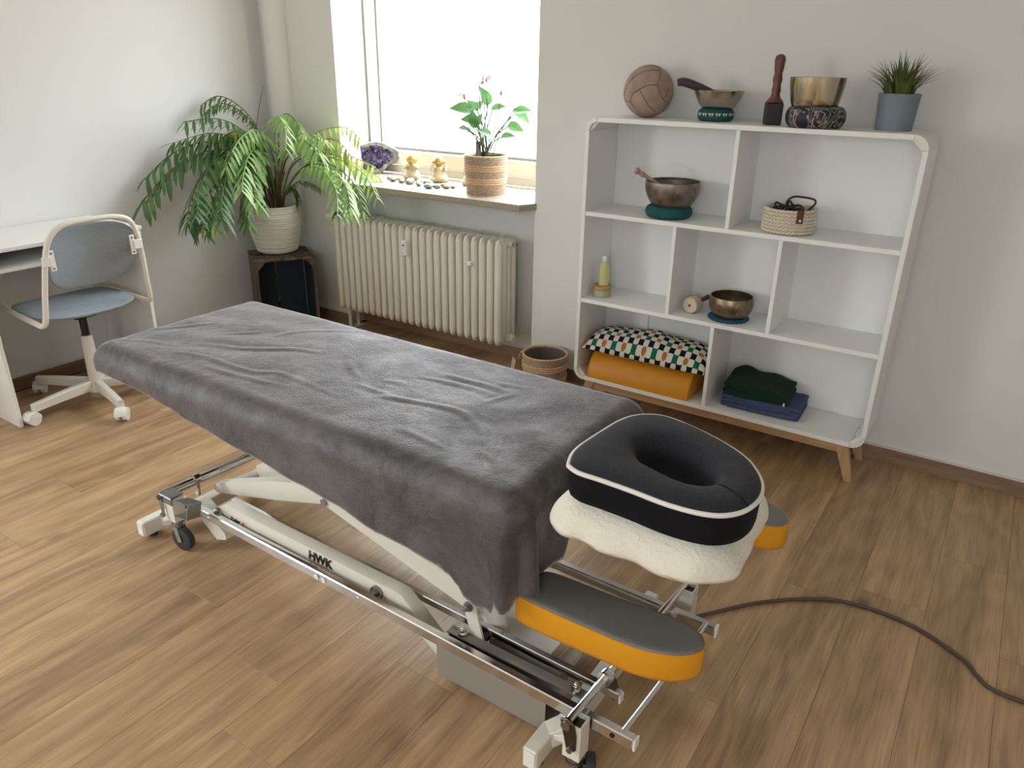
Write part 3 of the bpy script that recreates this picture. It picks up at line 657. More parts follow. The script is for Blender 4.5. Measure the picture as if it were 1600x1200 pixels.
for yy, zz, sgn in ((1.588, .775, 1), (1.985, .785, -1)):
    px, _, _ = back_pt(yy, zz, .019); b = MB()
    b.box((px+.002, yy+sgn*.012, zz), (.006, .026, .094), .003).box((px+.006, yy-sgn*.012, zz), (.008, .044, .046), .003)
    br = b.build('back_bracket', M['whiteplastic'], ch, world=True)
    MB().cyl((px+.004, yy+sgn*.012, zz+.034), (px+.007, yy+sgn*.012, zz+.034), .0045, n=10).build('screw', M['gasket'], br, world=True)
    MB().cyl((px+.004, yy+sgn*.012, zz-.034), (px+.007, yy+sgn*.012, zz-.034), .0045, n=10).build('screw', M['gasket'], br, world=True)

# ================================================================== CRATE + PALM
CX, CY, CA = -3.862, 3.133, math.radians(59.0)
cr = thing('wooden_crate', (CX, CY, 0), 'weathered wooden crate standing on end with dark blue inside boards', 'crate', rz=CA)
cw, cd, chh, tk = .366, .325, .48, .014         # local x along the front, local -y faces the room
def cpart(name, c, d, m, rot=None): return MB().box(c, d, .0015, rot).build(name, M[m], cr)
for i in range(3):                               # top and bottom: end boards of the crate
    cpart('end_board', (0, -cd/2+.055+i*.1075, chh-tk/2-.004*(i == 1)), (cw, .104, tk), 'crate'); cpart('end_board', (0, -cd/2+.055+i*.1075, tk/2), (cw, .104, tk), 'crate')
for sx in (-1, 1):
    for i in range(2): cpart('side_board', (sx*(cw/2-tk/2), -cd/2+.075+i*.172, chh/2), (tk, .148, chh-2*tk-.002), 'crate')
for i, (x0, x1) in enumerate(((-.168, -.026), (-.012, .158))):
    cpart('rear_board', ((x0+x1)/2, cd/2-.008, chh/2), (x1-x0, .012, chh-2*tk-.002), 'navy')
cpart('painted_lining', (cw/2-tk-.003, .01, chh/2), (.004, cd-.06, chh-2*tk-.004), 'navy')
for sx in (-1, 1):
    for zz, sz in ((chh-tk, -1), (tk, 1)):
        x = sx*(cw/2-tk); MB().prism([(x, zz), (x-sx*.055, zz), (x, zz+sz*.055)], -cd/2+.012, -cd/2+.05, axes=(0, 2, 1)).build('corner_block', M['crate'], cr)

PX, PY, PZ = -3.925, 3.165, .481
pp = thing('potted_palm', (PX, PY, PZ), 'bushy parlour palm in a ribbed white pot on the wooden crate', 'plant')
prof = [(.108, 0), (.122, .006)]
for i in range(49):
    t = i/48; z = .012+.272*t; r = .126+.034*math.sin(PI*min(1, t*1.12)*.62)-.012*max(0, t-.8)/.2
    prof.append((r+.0034*math.sin(i*PI/2*1.6), z))
prof += [(.148, .293), (.143, .296), (.138, .29), (.136, .25)]
MB().lathe(prof, (0, 0, 0), 48).build('pot', M['ceramic'], pp, sharp=60)
MB().lathe([(.137, .262), (.09, .270), (.001, .274)], (0, 0, 0), 32, cap0=False).build('soil', M['soil'], pp)
FRONDS = [
 ( [(-3.908, 3.157, 0.769), (-3.899, 3.092, 0.998), (-3.927, 2.945, 1.116), (-3.985, 2.727, 1.114), (-4.006, 2.531, 1.025), (-4.0, 2.347, 0.88)] ,0.17,0),
 ( [(-3.903, 3.163, 0.768), (-3.9, 3.104, 1.008), (-3.921, 2.984, 1.164), (-3.962, 2.813, 1.222), (-4.02, 2.591, 1.177)] ,0.13,0),
 ( [(-3.903, 3.163, 0.768), (-3.917, 3.152, 1.048), (-3.932, 3.105, 1.237), (-3.969, 3.013, 1.347), (-4.003, 2.911, 1.377), (-4.03, 2.808, 1.31)] ,0.09,0),
 ( [(-3.903, 3.163, 0.768), (-3.88, 3.065, 0.983), (-3.88, 2.906, 1.097), (-3.882, 2.705, 1.046), (-3.834, 2.544, 0.9), (-3.75, 2.433, 0.778)] ,0.15,0),
 ( [(-3.908, 3.157, 0.769), (-3.86, 3.065, 0.966), (-3.837, 2.914, 1.074), (-3.799, 2.743, 1.003), (-3.723, 2.602, 0.869), (-3.62, 2.505, 0.782)] ,0.15,0),
 ( [(-3.903, 3.163, 0.768), (-3.862, 3.087, 0.906), (-3.832, 2.978, 0.977), (-3.781, 2.862, 0.902), (-3.696, 2.783, 0.811), (-3.6, 2.724, 0.751)] ,0.11,0),
 ( [(-3.894, 3.175, 0.768), (-3.842, 3.178, 1.051), (-3.784, 3.157, 1.26), (-3.697, 3.149, 1.325), (-3.598, 3.142, 1.27), (-3.522, 3.1, 1.17)] ,0.13,1),
 ( [(-3.889, 3.181, 0.768), (-3.821, 3.203, 1.032), (-3.705, 3.24, 1.138), (-3.575, 3.279, 1.184), (-3.445, 3.307, 1.172), (-3.336, 3.3, 1.086)] ,0.11,2),
 ( [(-3.884, 3.186, 0.767), (-3.806, 3.236, 1.003), (-3.674, 3.308, 1.091), (-3.525, 3.376, 1.077), (-3.386, 3.42, 1.02), (-3.255, 3.45, 0.96)] ,0.11,2),
 ( [(-3.884, 3.186, 0.767), (-3.72, 3.17, 0.948), (-3.537, 3.152, 1.047), (-3.345, 3.122, 1.05), (-3.164, 3.062, 0.973), (-3.022, 2.95, 0.869)] ,0.13,1),
 ( [(-3.884, 3.186, 0.767), (-3.743, 3.202, 0.962), (-3.565, 3.23, 1.06), (-3.384, 3.234, 1.029), (-3.224, 3.201, 0.945), (-3.096, 3.12, 0.816)] ,0.11,1),
 ( [(-3.899, 3.169, 0.768), (-3.833, 3.103, 0.983), (-3.777, 2.999, 1.107), (-3.703, 2.888, 1.068), (-3.608, 2.788, 0.963), (-3.5, 2.708, 0.885)] ,0.14,1),
 ( [(-3.903, 3.163, 0.768), (-3.911, 3.133, 1.05), (-3.918, 3.061, 1.174), (-3.942, 2.951, 1.226), (-3.95, 2.848, 1.178)] ,0.1,2),
 ( [(-3.899, 3.169, 0.768), (-3.838, 3.139, 0.998), (-3.793, 3.065, 1.156), (-3.768, 2.946, 1.201), (-3.743, 2.81, 1.152), (-3.7, 2.687, 1.062)] ,0.12,1),
 ( [(-3.903, 3.163, 0.768), (-3.881, 3.094, 0.942), (-3.884, 2.966, 1.022), (-3.888, 2.799, 0.936), (-3.867, 2.64, 0.794), (-3.8, 2.566, 0.737)] ,0.13,0),
 ( [(-3.889, 3.181, 0.768), (-3.86, 3.218, 0.853), (-3.829, 3.246, 0.884), (-3.798, 3.256, 0.846), (-3.776, 3.25, 0.786)] ,0.06,0),
 ( [(-3.894, 3.175, 0.768), (-3.77, 3.133, 1.016), (-3.619, 3.094, 1.165), (-3.448, 3.055, 1.189), (-3.281, 3.0, 1.142)] ,0.12,1),
 ( [(-3.903, 3.163, 0.768), (-3.92, 3.159, 1.001), (-3.94, 3.122, 1.143), (-3.968, 3.052, 1.157), (-4.0, 2.962, 1.095)] ,0.12,0),
]
def leaflet(name, m, wdt=.15, curl=.25):
    b = MB(); rows = []
    for i in range(7):
        t = i/6; w = wdt*math.sin(PI*min(1, (t*.86+.10)))**.8*(1-.15*t) if i < 6 else .002
        z = -curl*t*t
        rows.append([(t, -w/2, z+.10*w), (t, 0, z), (t, w/2, z+.10*w)])
    b.quads(rows); o = b.build(name, m, None, recalc=False, sharp=80); me = o.data; bpy.data.objects.remove(o); return me
LM = {k: [leaflet('leaflet', M[mm], w, c) for w, c in ((.19, .22), (.22, .34), (.17, .12))] for k, mm in ((0, 'leafD'), (1, 'leafL'), (2, 'leafY'))}
PM = MAT[pp.name]
def frond(pts, L, kind):
    P = catmull(pts, 10); n = len(P)
    rads = [.0055*(1-.75*i/(n-1)) for i in range(n)]
    fo = MB().tube(P, .004, 6, rad=rads).build('frond', M['stalk'], pp, world=True)
    pairs = 8; fill = []; inv = PM.inverted()
    for q in range(pairs):
        t = .34+.64*q/(pairs-1); f = t*(n-1); i = min(int(f), n-2); u = f-i
        p = P[i].lerp(P[i+1], u); tan = (P[i+1]-P[i]).normalized()
        side = tan.cross(Vector((0, 0, 1)))
        if side.length < .05: side = Vector((1, 0, 0))
        side.normalize()
        for sg in (-1, 1):
            if q == pairs-1 and sg == 1: d = tan.copy()
            else: d = (tan*.55+side*sg*.62+Vector((0, 0, -.45-.35*random.random()))).normalized()
            l = L*(.62+.38*math.sin(PI*(.15+.75*q/(pairs-1))))*random.uniform(.75, 1.25)
            if p.x+d.x*l < XL+.02: d.x = max(d.x, (XL+.02-p.x)/l); d.normalize()
            up = Vector((0, 0, 1)); y = up.cross(d)
            if y.length < .05: y = side.copy()
            y.normalize(); z = d.cross(y)
            kk = kind if random.random() < .8 else (1 if kind != 1 else random.choice((0, 2)))
            if kind == 0 and q == pairs-1 and random.random() < .45: kk = 2
            m4 = Matrix((d, y, z)).transposed().to_4x4(); m4.translation = p*S
            o = bpy.data.objects.new('leaflet', LM[kk][random.randrange(3)]); COL.objects.link(o); o.parent = fo
            o.matrix_local = inv @ m4 @ Matrix.Scale(l*1.0, 4)
    return fo
def filler(bm, pts, L, kind, pairs=15):
    P = catmull(pts, 10); n = len(P)
    for q in range(pairs):
        t = .37+.60*q/(pairs-1); f = t*(n-1); i = min(int(f), n-2); p = P[i].lerp(P[i+1], f-i); tan = (P[i+1]-P[i]).normalized()
        side = tan.cross(Vector((0, 0, 1))); side.normalize()
        for sg in (-1, 1):
            d = (tan*.5+side*sg*.7+Vector((0, 0, -.25-.45*random.random()))).normalized(); l = L*random.uniform(.6, .95)
            if p.x+d.x*l < XL+.02: d.x = max(d.x, (XL+.02-p.x)/l); d.normalize()
            y = Vector((0, 0, 1)).cross(d).normalized(); z = d.cross(y); w = l*.19
            rows = []
            for k in range(5):
                u = k/4; ww = w*math.sin(PI*min(1, u*.86+.1))**.8 if k < 4 else .0008; c = p+d*(u*l)-z*(.25*u*u*l)
                rows.append([c-y*ww/2+z*.1*ww, c, c+y*ww/2+z*.1*ww])
            bm.quads(rows)

for pts, L, k in FRONDS: frond(pts, L, k)
for kind, mm in ((0, 'leafD'), (1, 'leafL'), (2, 'leafY')):
    b = MB()
    for pts, L, k in FRONDS:
        if k == kind:
            filler(b, pts, L, k)
            jv = Vector((random.uniform(-.5, 1), random.uniform(-1, .6), random.uniform(-.2, .8)))*.16
            p2 = [Vector(p)+jv*(i/(len(pts)-1))**1.4 for i, p in enumerate(pts)]
            for p in p2: p.x = max(p.x, XL+.05); p.y = min(p.y, 3.36)
            filler(b, p2, L, k, 12); b.tube(catmull(p2, 6), .003, 5)
    tag(b.build('small_leaflets', M[mm], pp, world=True, recalc=False, sharp=80), kind='stuff')
STEM = [(-3.908, 3.157, 0.769), (-3.995, 3.148, 1.119), (-4.004, 3.187, 1.303), (-3.992, 3.239, 1.466)]
MB().tube(catmull(STEM, 8), .003, 6, rad=[.0035-.0025*i/24 for i in range(25)]).build('bare_stem', M['stalk'], pp, world=True)
b = MB()
for i in range(26):
    a = random.random()*2*PI; r = .012+.04*random.random(); h = .10+.13*random.random()
    b.tube([(r*math.cos(a), r*math.sin(a), .25), (r*1.5*math.cos(a), r*1.5*math.sin(a), .27+h*.6), (r*2.5*math.cos(a), r*2.5*math.sin(a), .27+h)], .005, 6, rad=[.009, .006, .003])
tag(b.build('stem_clump', M['stalk'], pp), kind='stuff')

# ================================================================== WINDOW SILL THINGS
def woven_pot(name, loc, r0, r1, h, label, cat, bands, rz=0, inner='liner', mid=None):
    t = thing(name, loc, label, cat, rz); n = 56; prof = []; rows = int(h/.0085)
    for i in range(rows*3+1):
        f = i/(rows*3); r = r0+(r1-r0)*f**.8; prof.append((r+.0022*math.cos(2*PI*i/3), h*f))
    prof = [(r0-.01, 0)]+prof
    MB().lathe(prof+[(r1-.008, h+.001), (r1-.011, h-.01)], (0, 0, 0), n, f=lambda a, z: 1+.008*math.sin(26*a+z*900)).build('basket_body', M['seagrass'], t, sharp=80)
    for z0, cnt in bands:
        for q in range(cnt):
            z = z0+q*.0115; f = z/h; r = r0+(r1-r0)*f**.8+.001
            MB().tube([(r*math.cos(2*PI*i/48), r*math.sin(2*PI*i/48), z) for i in range(48)], .0045, 8, closed=True).build('pale_band', M['jute'], t, sharp=80)
    MB().tube([((r1-.004)*math.cos(2*PI*i/48), (r1-.004)*math.sin(2*PI*i/48), h) for i in range(48)], .005, 8, closed=True).build('rim', M['jute' if inner == 'liner' else 'seagrass'], t, sharp=80)
    MB().lathe([(.01, .012), (r0-.012, .012), (r1-.012, h-.006)], (0, 0, 0), 40, cap0=True, f=lambda a, z: 1+.012*math.sin(9*a+z*40)).build('plastic_liner', M['liner'], t, sharp=80)
    return t
an = woven_pot('potted_anthurium', (-2.524, 3.515, .940), .107, .121, .205, 'pink anthurium in a banded woven basket pot on the sill', 'plant', ((.062, 3), (.132, 3)))
MB().lathe([(.108, .165), (.06, .176), (.001, .18)], (0, 0, 0), 28, cap0=False).build('soil', M['soil'], an)
ANTH_LEAVES = [
( [-2.574, 3.436, 1.386] , [-2.633, 3.354, 1.394] ),
( [-2.574, 3.499, 1.386] , [-2.595, 3.448, 1.426] ),
( [-2.603, 3.539, 1.387] , [-2.558, 3.537, 1.427] ),
( [-2.523, 3.537, 1.417] , [-2.54, 3.491, 1.491] ),
( [-2.533, 3.59, 1.382] , [-2.463, 3.603, 1.402] ),
( [-2.541, 3.397, 1.373] , [-2.556, 3.35, 1.383] ),
( [-2.518, 3.412, 1.339] , [-2.557, 3.345, 1.34] ),
( [-2.507, 3.392, 1.305] , [-2.503, 3.364, 1.382] ),
( [-2.512, 3.415, 1.315] , [-2.475, 3.408, 1.364] ),
( [-2.453, 3.704, 1.372] , [-2.372, 3.722, 1.381] ),
( [-2.445, 3.709, 1.366] , [-2.377, 3.714, 1.317] ),
( [-2.467, 3.695, 1.372] , [-2.427, 3.687, 1.386] ),
( [-2.452, 3.64, 1.301] , [-2.375, 3.653, 1.277] ),
( [-2.453, 3.573, 1.243] , [-2.386, 3.583, 1.253] ),
( [-2.465, 3.468, 1.261] , [-2.5, 3.409, 1.286] ),
( [-2.589, 3.418, 1.29] , [-2.598, 3.373, 1.292] ),
( [-2.571, 3.43, 1.275] , [-2.576, 3.39, 1.295] ),
]
ANTH_FLOWERS = [
( [-2.627, 3.462, 1.433] , [-2.629, 3.461, 1.46] , [-2.633, 3.408, 1.452] ),
( [-2.549, 3.522, 1.514] , [-2.549, 3.523, 1.559] , [-2.547, 3.474, 1.517] ),
( [-2.535, 3.532, 1.52] , [-2.535, 3.533, 1.542] , [-2.494, 3.513, 1.544] ),
( [-2.567, 3.509, 1.514] , [-2.568, 3.509, 1.537] , [-2.55, 3.472, 1.514] ),
( [-2.467, 3.579, 1.457] , [-2.467, 3.579, 1.48] , [-2.478, 3.523, 1.472] ),
]
def heart(name, m, p0, p1, wdt, parent, roll=0, fold=.16):
    p0, p1 = Vector(p0), Vector(p1); x = (p1-p0); L = x.length*1.12; x.normalize()
    up = Vector((.42, -.70, .58)); y = up.cross(x).normalized(); z = x.cross(y)
    q = Matrix.Rotation(roll, 3, x); y, z = q @ y, q @ z
    prof = [(-.10, .34), (-.04, .62), (.10, .86), (.28, 1.0), (.50, .84), (.72, .50), (.90, .18), (1.0, .01)]
    b = MB(); rows = []
    for t, w in prof:
        c = p0+x*(t*L); zz = -.10*t*t*L; hw = w*wdt*L*.46
        rows.append([c+y*s_*hw+z*(zz+abs(s_)*hw*fold*2) for s_ in (-1, -.5, 0, .5, 1)])
    b.quads(rows); return b.build(name, m, parent, world=True, recalc=False, sharp=80)
ab = Vector((-2.524, 3.515, 1.11))
for i, (p0, p1) in enumerate(ANTH_LEAVES):
    small = (Vector(p1)-Vector(p0)).length < .045
    q = heart('leaf', M['anth'], p0, p1, .70 if not small else .6, an, roll=random.uniform(-.4, .4))
    p = Vector(p0); a = random.uniform(-.035, .035); st = [ab+Vector((a*.8, random.uniform(-.02, .02), 0)), ab.lerp(p, .45)+Vector((a*.6, 0, .04)), p]
    MB().tube(catmull(st, 6), .0034, 6).build('leaf_stem', M['anthstem'], q, world=True)
for p0, p1, p2 in ANTH_FLOWERS:
    fl = heart('flower', M['spathe'], p0, Vector(p0)+(Vector(p2)-Vector(p0))*1.1, .85, an, fold=.2)
    MB().tube([p0, p1], .004, 8, rad=[.0045, .0028]).build('spadix', M['spadix'], fl, world=True)
    p = Vector(p0); MB().tube(catmull([ab+Vector((random.uniform(-.02, .02), 0, 0)), ab.lerp(p, .5)+Vector((random.uniform(-.015, .015), 0, .01)), p], 6), .0030, 6).build('flower_stem', M['anthstem'], fl, world=True)
MB().box((-.038, -.02, .21), (.035, .002, .14), 0, RY(.03)).build('plant_label', M['liner'], an)

# amethyst geode
ge = thing('amethyst_geode', (-3.585, 3.70, .940), 'dark purple amethyst geode at the left end of the sill', 'crystal', rz=math.radians(36))
def geode_r(a):   # outline in x,z of the cut face
    return (1+.10*math.sin(2*a+.6)+.06*math.sin(5*a+1.1)+.05*math.sin(3*a))
rows = []; NG = 40
for d, sc in ((.0, .80), (.0, .90), (-.004, 1.0), (.02, 1.04), (.055, .95), (.085, .72), (.10, .35)):
    rows.append([(sc*.172*geode_r(2*PI*i/NG)*math.cos(2*PI*i/NG)+.004*noise.noise((i*.7, d*40, 1)), d+.006*noise.noise((i*.5, d*60, 5))+.25*(0), .100+max(-.0985, sc*.100*geode_r(2*PI*i/NG)*math.sin(2*PI*i/NG))) for i in range(NG)])
b = MB(); vs = b.quads(rows, True); b.bm.faces.new(vs[-1]); b.build('crust', M['geode'], ge, sharp=60)
b = MB(); cr_rows = []
for sc in (.84, .6, .3, .04): cr_rows.append([(sc*.172*geode_r(2*PI*i/NG)*math.cos(2*PI*i/NG), .004+.03*(1-sc), .100+max(-.09, sc*.100*geode_r(2*PI*i/NG)*math.sin(2*PI*i/NG))) for i in range(NG)])
b.quads(cr_rows, True)
for i in range(520):
    a = random.random()*2*PI; sc = .84*math.sqrt(random.random()); x = sc*.172*geode_r(a)*math.cos(a); z = .100+max(-.088, sc*.100*geode_r(a)*math.sin(a))
    y = .006+.03*(1-sc); l = random.uniform(.010, .022); d = Vector((random.uniform(-.5, .5), -1, random.uniform(-.5, .5))).normalized()
    r = random.uniform(.004, .009); p = Vector((x, y, z)); b.cyl(p-d*.003, p+d*l*.5, r, r*.95, 6, False); b.cyl(p+d*l*.5, p+d*l, r*.95, .0004, 6, False)
tag(b.build('crystals', M['amethyst'], ge, sharp=10), kind='stuff')

# little monks
def monk(loc, rz, label, pose):
    t = thing('monk_figurine', loc, label, 'figurine', rz, 'gold-headed monks on the window sill')
    b = MB(); b.lathe([(.030, 0), (.046, .006), (.050, .022), (.043, .040), (.032, .055), (.029, .075), (.026, .088), (.014, .096)], (0, 0, 0), 24, cap1=True, f=lambda a, z: 1+(.10*math.cos(2*a) if z < .045 else .06*math.cos(2*a))+.02*math.sin(9*a))
    b.ball((-.026, -.026, .018), .022, (1.2, .9, .8)).ball((.026, -.026, .018), .022, (1.2, .9, .8))      # crossed knees under the robe
    b.build('robe', M['robe'], t, sharp=80)
    h = MB(); h.ball((0, -.002, .121), .031, (.96, .95, 1.04), 24, 16)
    h.ball((0, -.031, .117), .005, (1, 1, 1.1), 8, 6)                                                   # nose
    h.ball((-.030, 0, .118), .008, (.5, .9, 1.5), 10, 8).ball((.030, 0, .118), .008, (.5, .9, 1.5), 10, 8)
    h.cyl((0, 0, .088), (0, 0, .1), .014, n=12)
    hd = h.build('head', M['gold'], t, sharp=80)
    f = MB()
    for s_ in (-1, 1): f.tube([(s_*.016, -.0295, .124), (s_*.011, -.0312, .122), (s_*.006, -.0305, .124)], .0011, 5)
    f.tube([(-.007, -.0295, .107), (0, -.0312, .1055), (.007, -.0295, .107)], .0012, 5)
    f.build('face_lines', M['anthstem'], hd)
    for s_ in (-1, 1):
        hand = Vector((s_*.006, -.034, .106)) if pose == 'mouth' else Vector((s_*.033, -.008, .117)) if pose == 'ears' else Vector((s_*.012, -.033, .126))
        ar = MB().tube(catmull([(s_*.024, -.002, .082), (s_*.042, -.022, .070), hand+Vector((s_*.006, 0, -.012))], 5), .009, 8, rad=[.011-.004*i/10 for i in range(11)]).build('sleeve', M['robe'], t, sharp=80)
        g = MB(); g.ball(hand, .008, (.9, .5, 1.1), 10, 8)
        for q in range(4): g.tube([hand+Vector((-s_*.001, -.002, .001+q*.0032-.005)), hand+Vector((-s_*.008, -.004, .002+q*.0032-.005))], .0019, 6)
        g.build('hand', M['gold'], ar, sharp=80)
monk((-3.205, 3.675, .940), math.radians(28), 'gold-headed monk figurine covering its mouth, beside the amethyst', 'mouth')
monk((-3.000, 3.690, .940), math.radians(28), 'gold-headed monk figurine covering its ears, middle of the three', 'ears')
monk((-2.765, 3.700, .940), math.radians(28), 'gold-headed monk figurine half hidden behind the anthurium pot', 'eyes')
pebs = [(558, 'g', .022), (575, 'g', .02)]
PEB = [(-3.30, 3.575, .020, 0), (-3.262, 3.585, .015, 0), (-3.235, 3.530, .024, 0), (-3.215, 3.605, .014, 1), (-3.185, 3.545, .021, 1), (-3.150, 3.515, .018, 1), (-3.135, 3.585, .020, 0), (-3.105, 3.540, .024, 0), (-3.075, 3.500, .024, 0), (-3.055, 3.565, .020, 0), (-3.020, 3.515, .017, 1), (-2.985, 3.480, .018, 0), (-2.955, 3.530, .026, 0), (-2.905, 3.500, .018, 1), (-2.880, 3.440, .024, 0), (-2.845, 3.475, .019, 0), (-2.835, 3.530, .021, 1), (-2.795, 3.505, .018, 1), (-2.775, 3.535, .015, 1)]
for x, y, r, k in PEB:
    b = MB(); b.ball((0, 0, r*.62), r, (1.25, .9, .62), 14, 9)
    sd = random.random()*50
    for vv in b.bm.verts: vv.co += vv.co.normalized()*r*.12*noise.noise(vv.co*40+Vector((sd, 0, 0)))
    o = b.build('pebble', M['pebble_warm' if k else 'pebble'], sharp=80); at_origin(o, (x, y, .940), random.random()*6)
    rank = sorted(q[0] for q in PEB).index(x); ordn = ('first second third fourth fifth sixth seventh eighth ninth tenth eleventh twelfth thirteenth fourteenth fifteenth sixteenth seventeenth eighteenth nineteenth').split()[rank]
    tag(o, 'small polished %s pebble, %s from the left in the row on the sill' % ('brown' if k else 'grey', ordn), 'pebble', 'pebbles on the window sill')

# basket on the floor
bk = woven_pot('woven_basket', (-1.945, 3.255, 0), .112, .122, .185, 'empty banded seagrass basket on the floor beside the bookcase', 'basket', ((.045, 3), (.115, 3)))
MB().tube(catmull([(-.122, .01, .155), (-.145, -.01, .165), (-.150, -.02, .12), (-.135, -.03, .07), (-.120, -.02, .06)], 6), .005, 8).build('handle', M['seagrass'], bk)
MB().box((-.165, -.06, .10), (.002, .055, .075), 0, RZ(.9) @ RY(.15)).build('paper_tag', M['tagpaper'], bk)

# ================================================================== ON TOP OF THE BOOKCASE
BALLC = Vector((-1.470, 3.264, 1.4+.108)); BR = .108
ba = thing('leather_ball', (BALLC.x, BALLC.y, 1.4), 'old pale leather ball with stitched panels on the bookcase top', 'ball')
MB().ball((0, 0, BR), BR, (1, 1, 1), 48, 32).build('leather', M['ball'], ba, sharp=80)
vn = Vector((.412, -.911, 0)); vr = Vector((.911, .412, 0))
def onball(u, v): return Vector((0, 0, BR))+(vr*u+Vector((0, 0, 1))*v+vn*math.sqrt(max(.0, 1-u*u-v*v))).normalized()*BR*.9995
for arc in ([(100,440),(150,300),(250,210),(380,170),(480,175)], [(480,150),(488,200),(484,270),(465,325)], [(175,525),(195,430),(260,380),(360,330),(465,325)], [(275,385),(340,480),(400,560),(470,610)], [(465,325),(510,420),(560,490),(605,512)], [(605,360),(575,440),(538,465)], [(140,510),(180,520),(230,585)], [(480,150),(440,128),(400,116)], [(100,440),(100,480),(140,510)]):
    P = catmull([onball((x-372)/290, -(y-400)/290) for x, y in arc], 8)
    P = [Vector((0, 0, BR))+(p-Vector((0, 0, BR))).normalized()*BR*.9995 for p in P]
    MB().tube(P, .0013, 6).build('seam', M['seam'], ba)

def bowl(name, loc, prof_out, m, label, thick=.004, group=None, n=48):
    t = thing(name, loc, label, 'bowl', 0, group)
    inn = [(max(r-thick, .001), z+(thick if i == 0 else 0)) for i, (r, z) in enumerate(prof_out)]
    b = MB(); b.lathe(prof_out+[(prof_out[-1][0]-thick*.5, prof_out[-1][1]+.0015)]+inn[::-1], (0, 0, 0), n, cap0=True, cap1=True)
    b.build('bowl_body', m, t, sharp=50); return t
def curve_prof(pts, per=5):
    return [(p.x, p.y) for p in catmull([Vector((r, z, 0)) for r, z in pts], per)]
def cushion(name, loc, r, h, m, label, lobes=0, hole=.35, rz=0):
    t = thing(name, loc, label, 'cushion', rz)
    prof = [(r*(1-.34*(1-math.cos(a))**.8 if False else 1)*1.0, 0) for a in ()]
    pr = [(r*.55, .0)]
    for i in range(17):
        a = -PI/2+PI*i/16; pr.append((r*(.76+.24*math.cos(a)), h/2+h/2*math.sin(a)))
    pr += [(r*.5, h*.92), (r*hole*.5, h*.70), (.001, h*.66)]
    b = MB(); b.lathe(pr, (0, 0, 0), 56, f=(lambda a, z: 1+.035*math.cos(lobes*a)) if lobes else None); b.build('pad', m, t, sharp=80); return t

c1 = cushion('bowl_cushion', (-1.155, 3.262, 1.400), .075, .050, M['teal'], 'small teal ring cushion with white triangles on the bookcase top')
for i in range(16):
    a = 2*PI*i/16
    for da, in ((0,),):
        r = .0757; z = .028
        def P(aa, zz): 
            rr = .075*(.76+.24*math.sqrt(max(0, 1-((zz-.025)/.025)**2)))+.0006
            return (rr*math.cos(aa), rr*math.sin(aa), zz)
        b = MB()
        for s_ in (0, 1):
            a0 = a+s_*.17; vs = [b.bm.verts.new(q) for q in (P(a0-.075, .033), P(a0+.075, .033), P(a0+(.03 if s_ == 0 else -.03), .021))]
            b.bm.faces.new(vs)
        b.build('white_triangle', M['cotton'], c1, recalc=False)
b1 = bowl('singing_bowl', (-1.150, 3.262, 1.442), curve_prof([(.040, 0), (.066, .012), (.086, .040), (.097, .064), (.102, .078)]), M['brass'], 'wide shallow silvery singing bowl with a dark striker in it')
st = MB(); P = catmull([(-.165, -.055, .105), (-.140, -.048, .108), (-.10, -.035, .096), (-.04, -.01, .072), (.03, .015, .040), (.05, .02, .022)], 6)
st.tube(P, .012, 12, rad=[.006+.014*math.sin(PI*min(1, .12+.9*i/(len(P)-1)))**.6*(1-.45*i/(len(P)-1)) for i in range(len(P))])
o = st.build('bowl_striker', M['darkhandle'], sharp=80); at_origin(o, (-1.150, 3.262, 1.442)); tag(o, 'dark leather-wrapped striker leaning in the shallow singing bowl', 'striker')

ml = thing('standing_mallet', (-.905, 3.215, 1.400), 'dark square-headed mallet with turned red-brown handle, standing upright', 'mallet')
MB().box((0, 0, .042), (.064, .064, .084), .004, RZ(.42)).build('mallet_head', M['black'], ml)
MB().lathe([(.034, .084), (.030, .090), (.018, .104), (.0155, .118), (.018, .128), (.0165, .134), (.0145, .150), (.0185, .166), (.0175, .172), (.0145, .190), (.018, .206), (.018, .214), (.0195, .228), (.0205, .240), (.017, .252), (.008, .258), (.001, .259)], (0, 0, 0), 28).build('handle', M['malletwood'], ml, sharp=80)

c2 = cushion('bowl_cushion', (-.732, 3.172, 1.400), .107, .078, M['brocade'], 'plump navy brocade ring cushion under the brass bowl', lobes=6)
bowl('brass_bowl', (-.742, 3.172, 1.454), curve_prof([(.050, 0), (.072, .008), (.086, .032), (.093, .066), (.098, .098), (.101, .124)]), M['brass_hi'], 'deep polished brass singing bowl on the navy brocade cushion')

gp = thing('potted_grass', (-.464, 3.250, 1.400), 'artificial grass tuft in a blue-grey textured pot on the bookcase', 'plant')
gr = MB(); rows = []; NA = 72; NZ = 40
for j in range(NZ+1):
    z = .128*j/NZ; r = .060+.009*j/NZ; rows.append([((r+(.0024 if (i % 2 == 0) != (j % 2 == 0) else 0)+(.0010 if i % 2 else 0))*math.cos(2*PI*i/NA), (r+(.0024 if (i % 2 == 0) != (j % 2 == 0) else 0)+(.0010 if i % 2 else 0))*math.sin(2*PI*i/NA), z) for i in range(NA)])
rows.append([(.066*math.cos(2*PI*i/NA), .066*math.sin(2*PI*i/NA), .129) for i in range(NA)]); rows.append([(.064*math.cos(2*PI*i/NA), .064*math.sin(2*PI*i/NA), .11) for i in range(NA)])
vs = gr.quads(rows, True); gr.bm.faces.new(vs[0][::-1]); gr.bm.faces.new(vs[-1]); gr.build('pot', M['bluegrey'], gp, sharp=60)
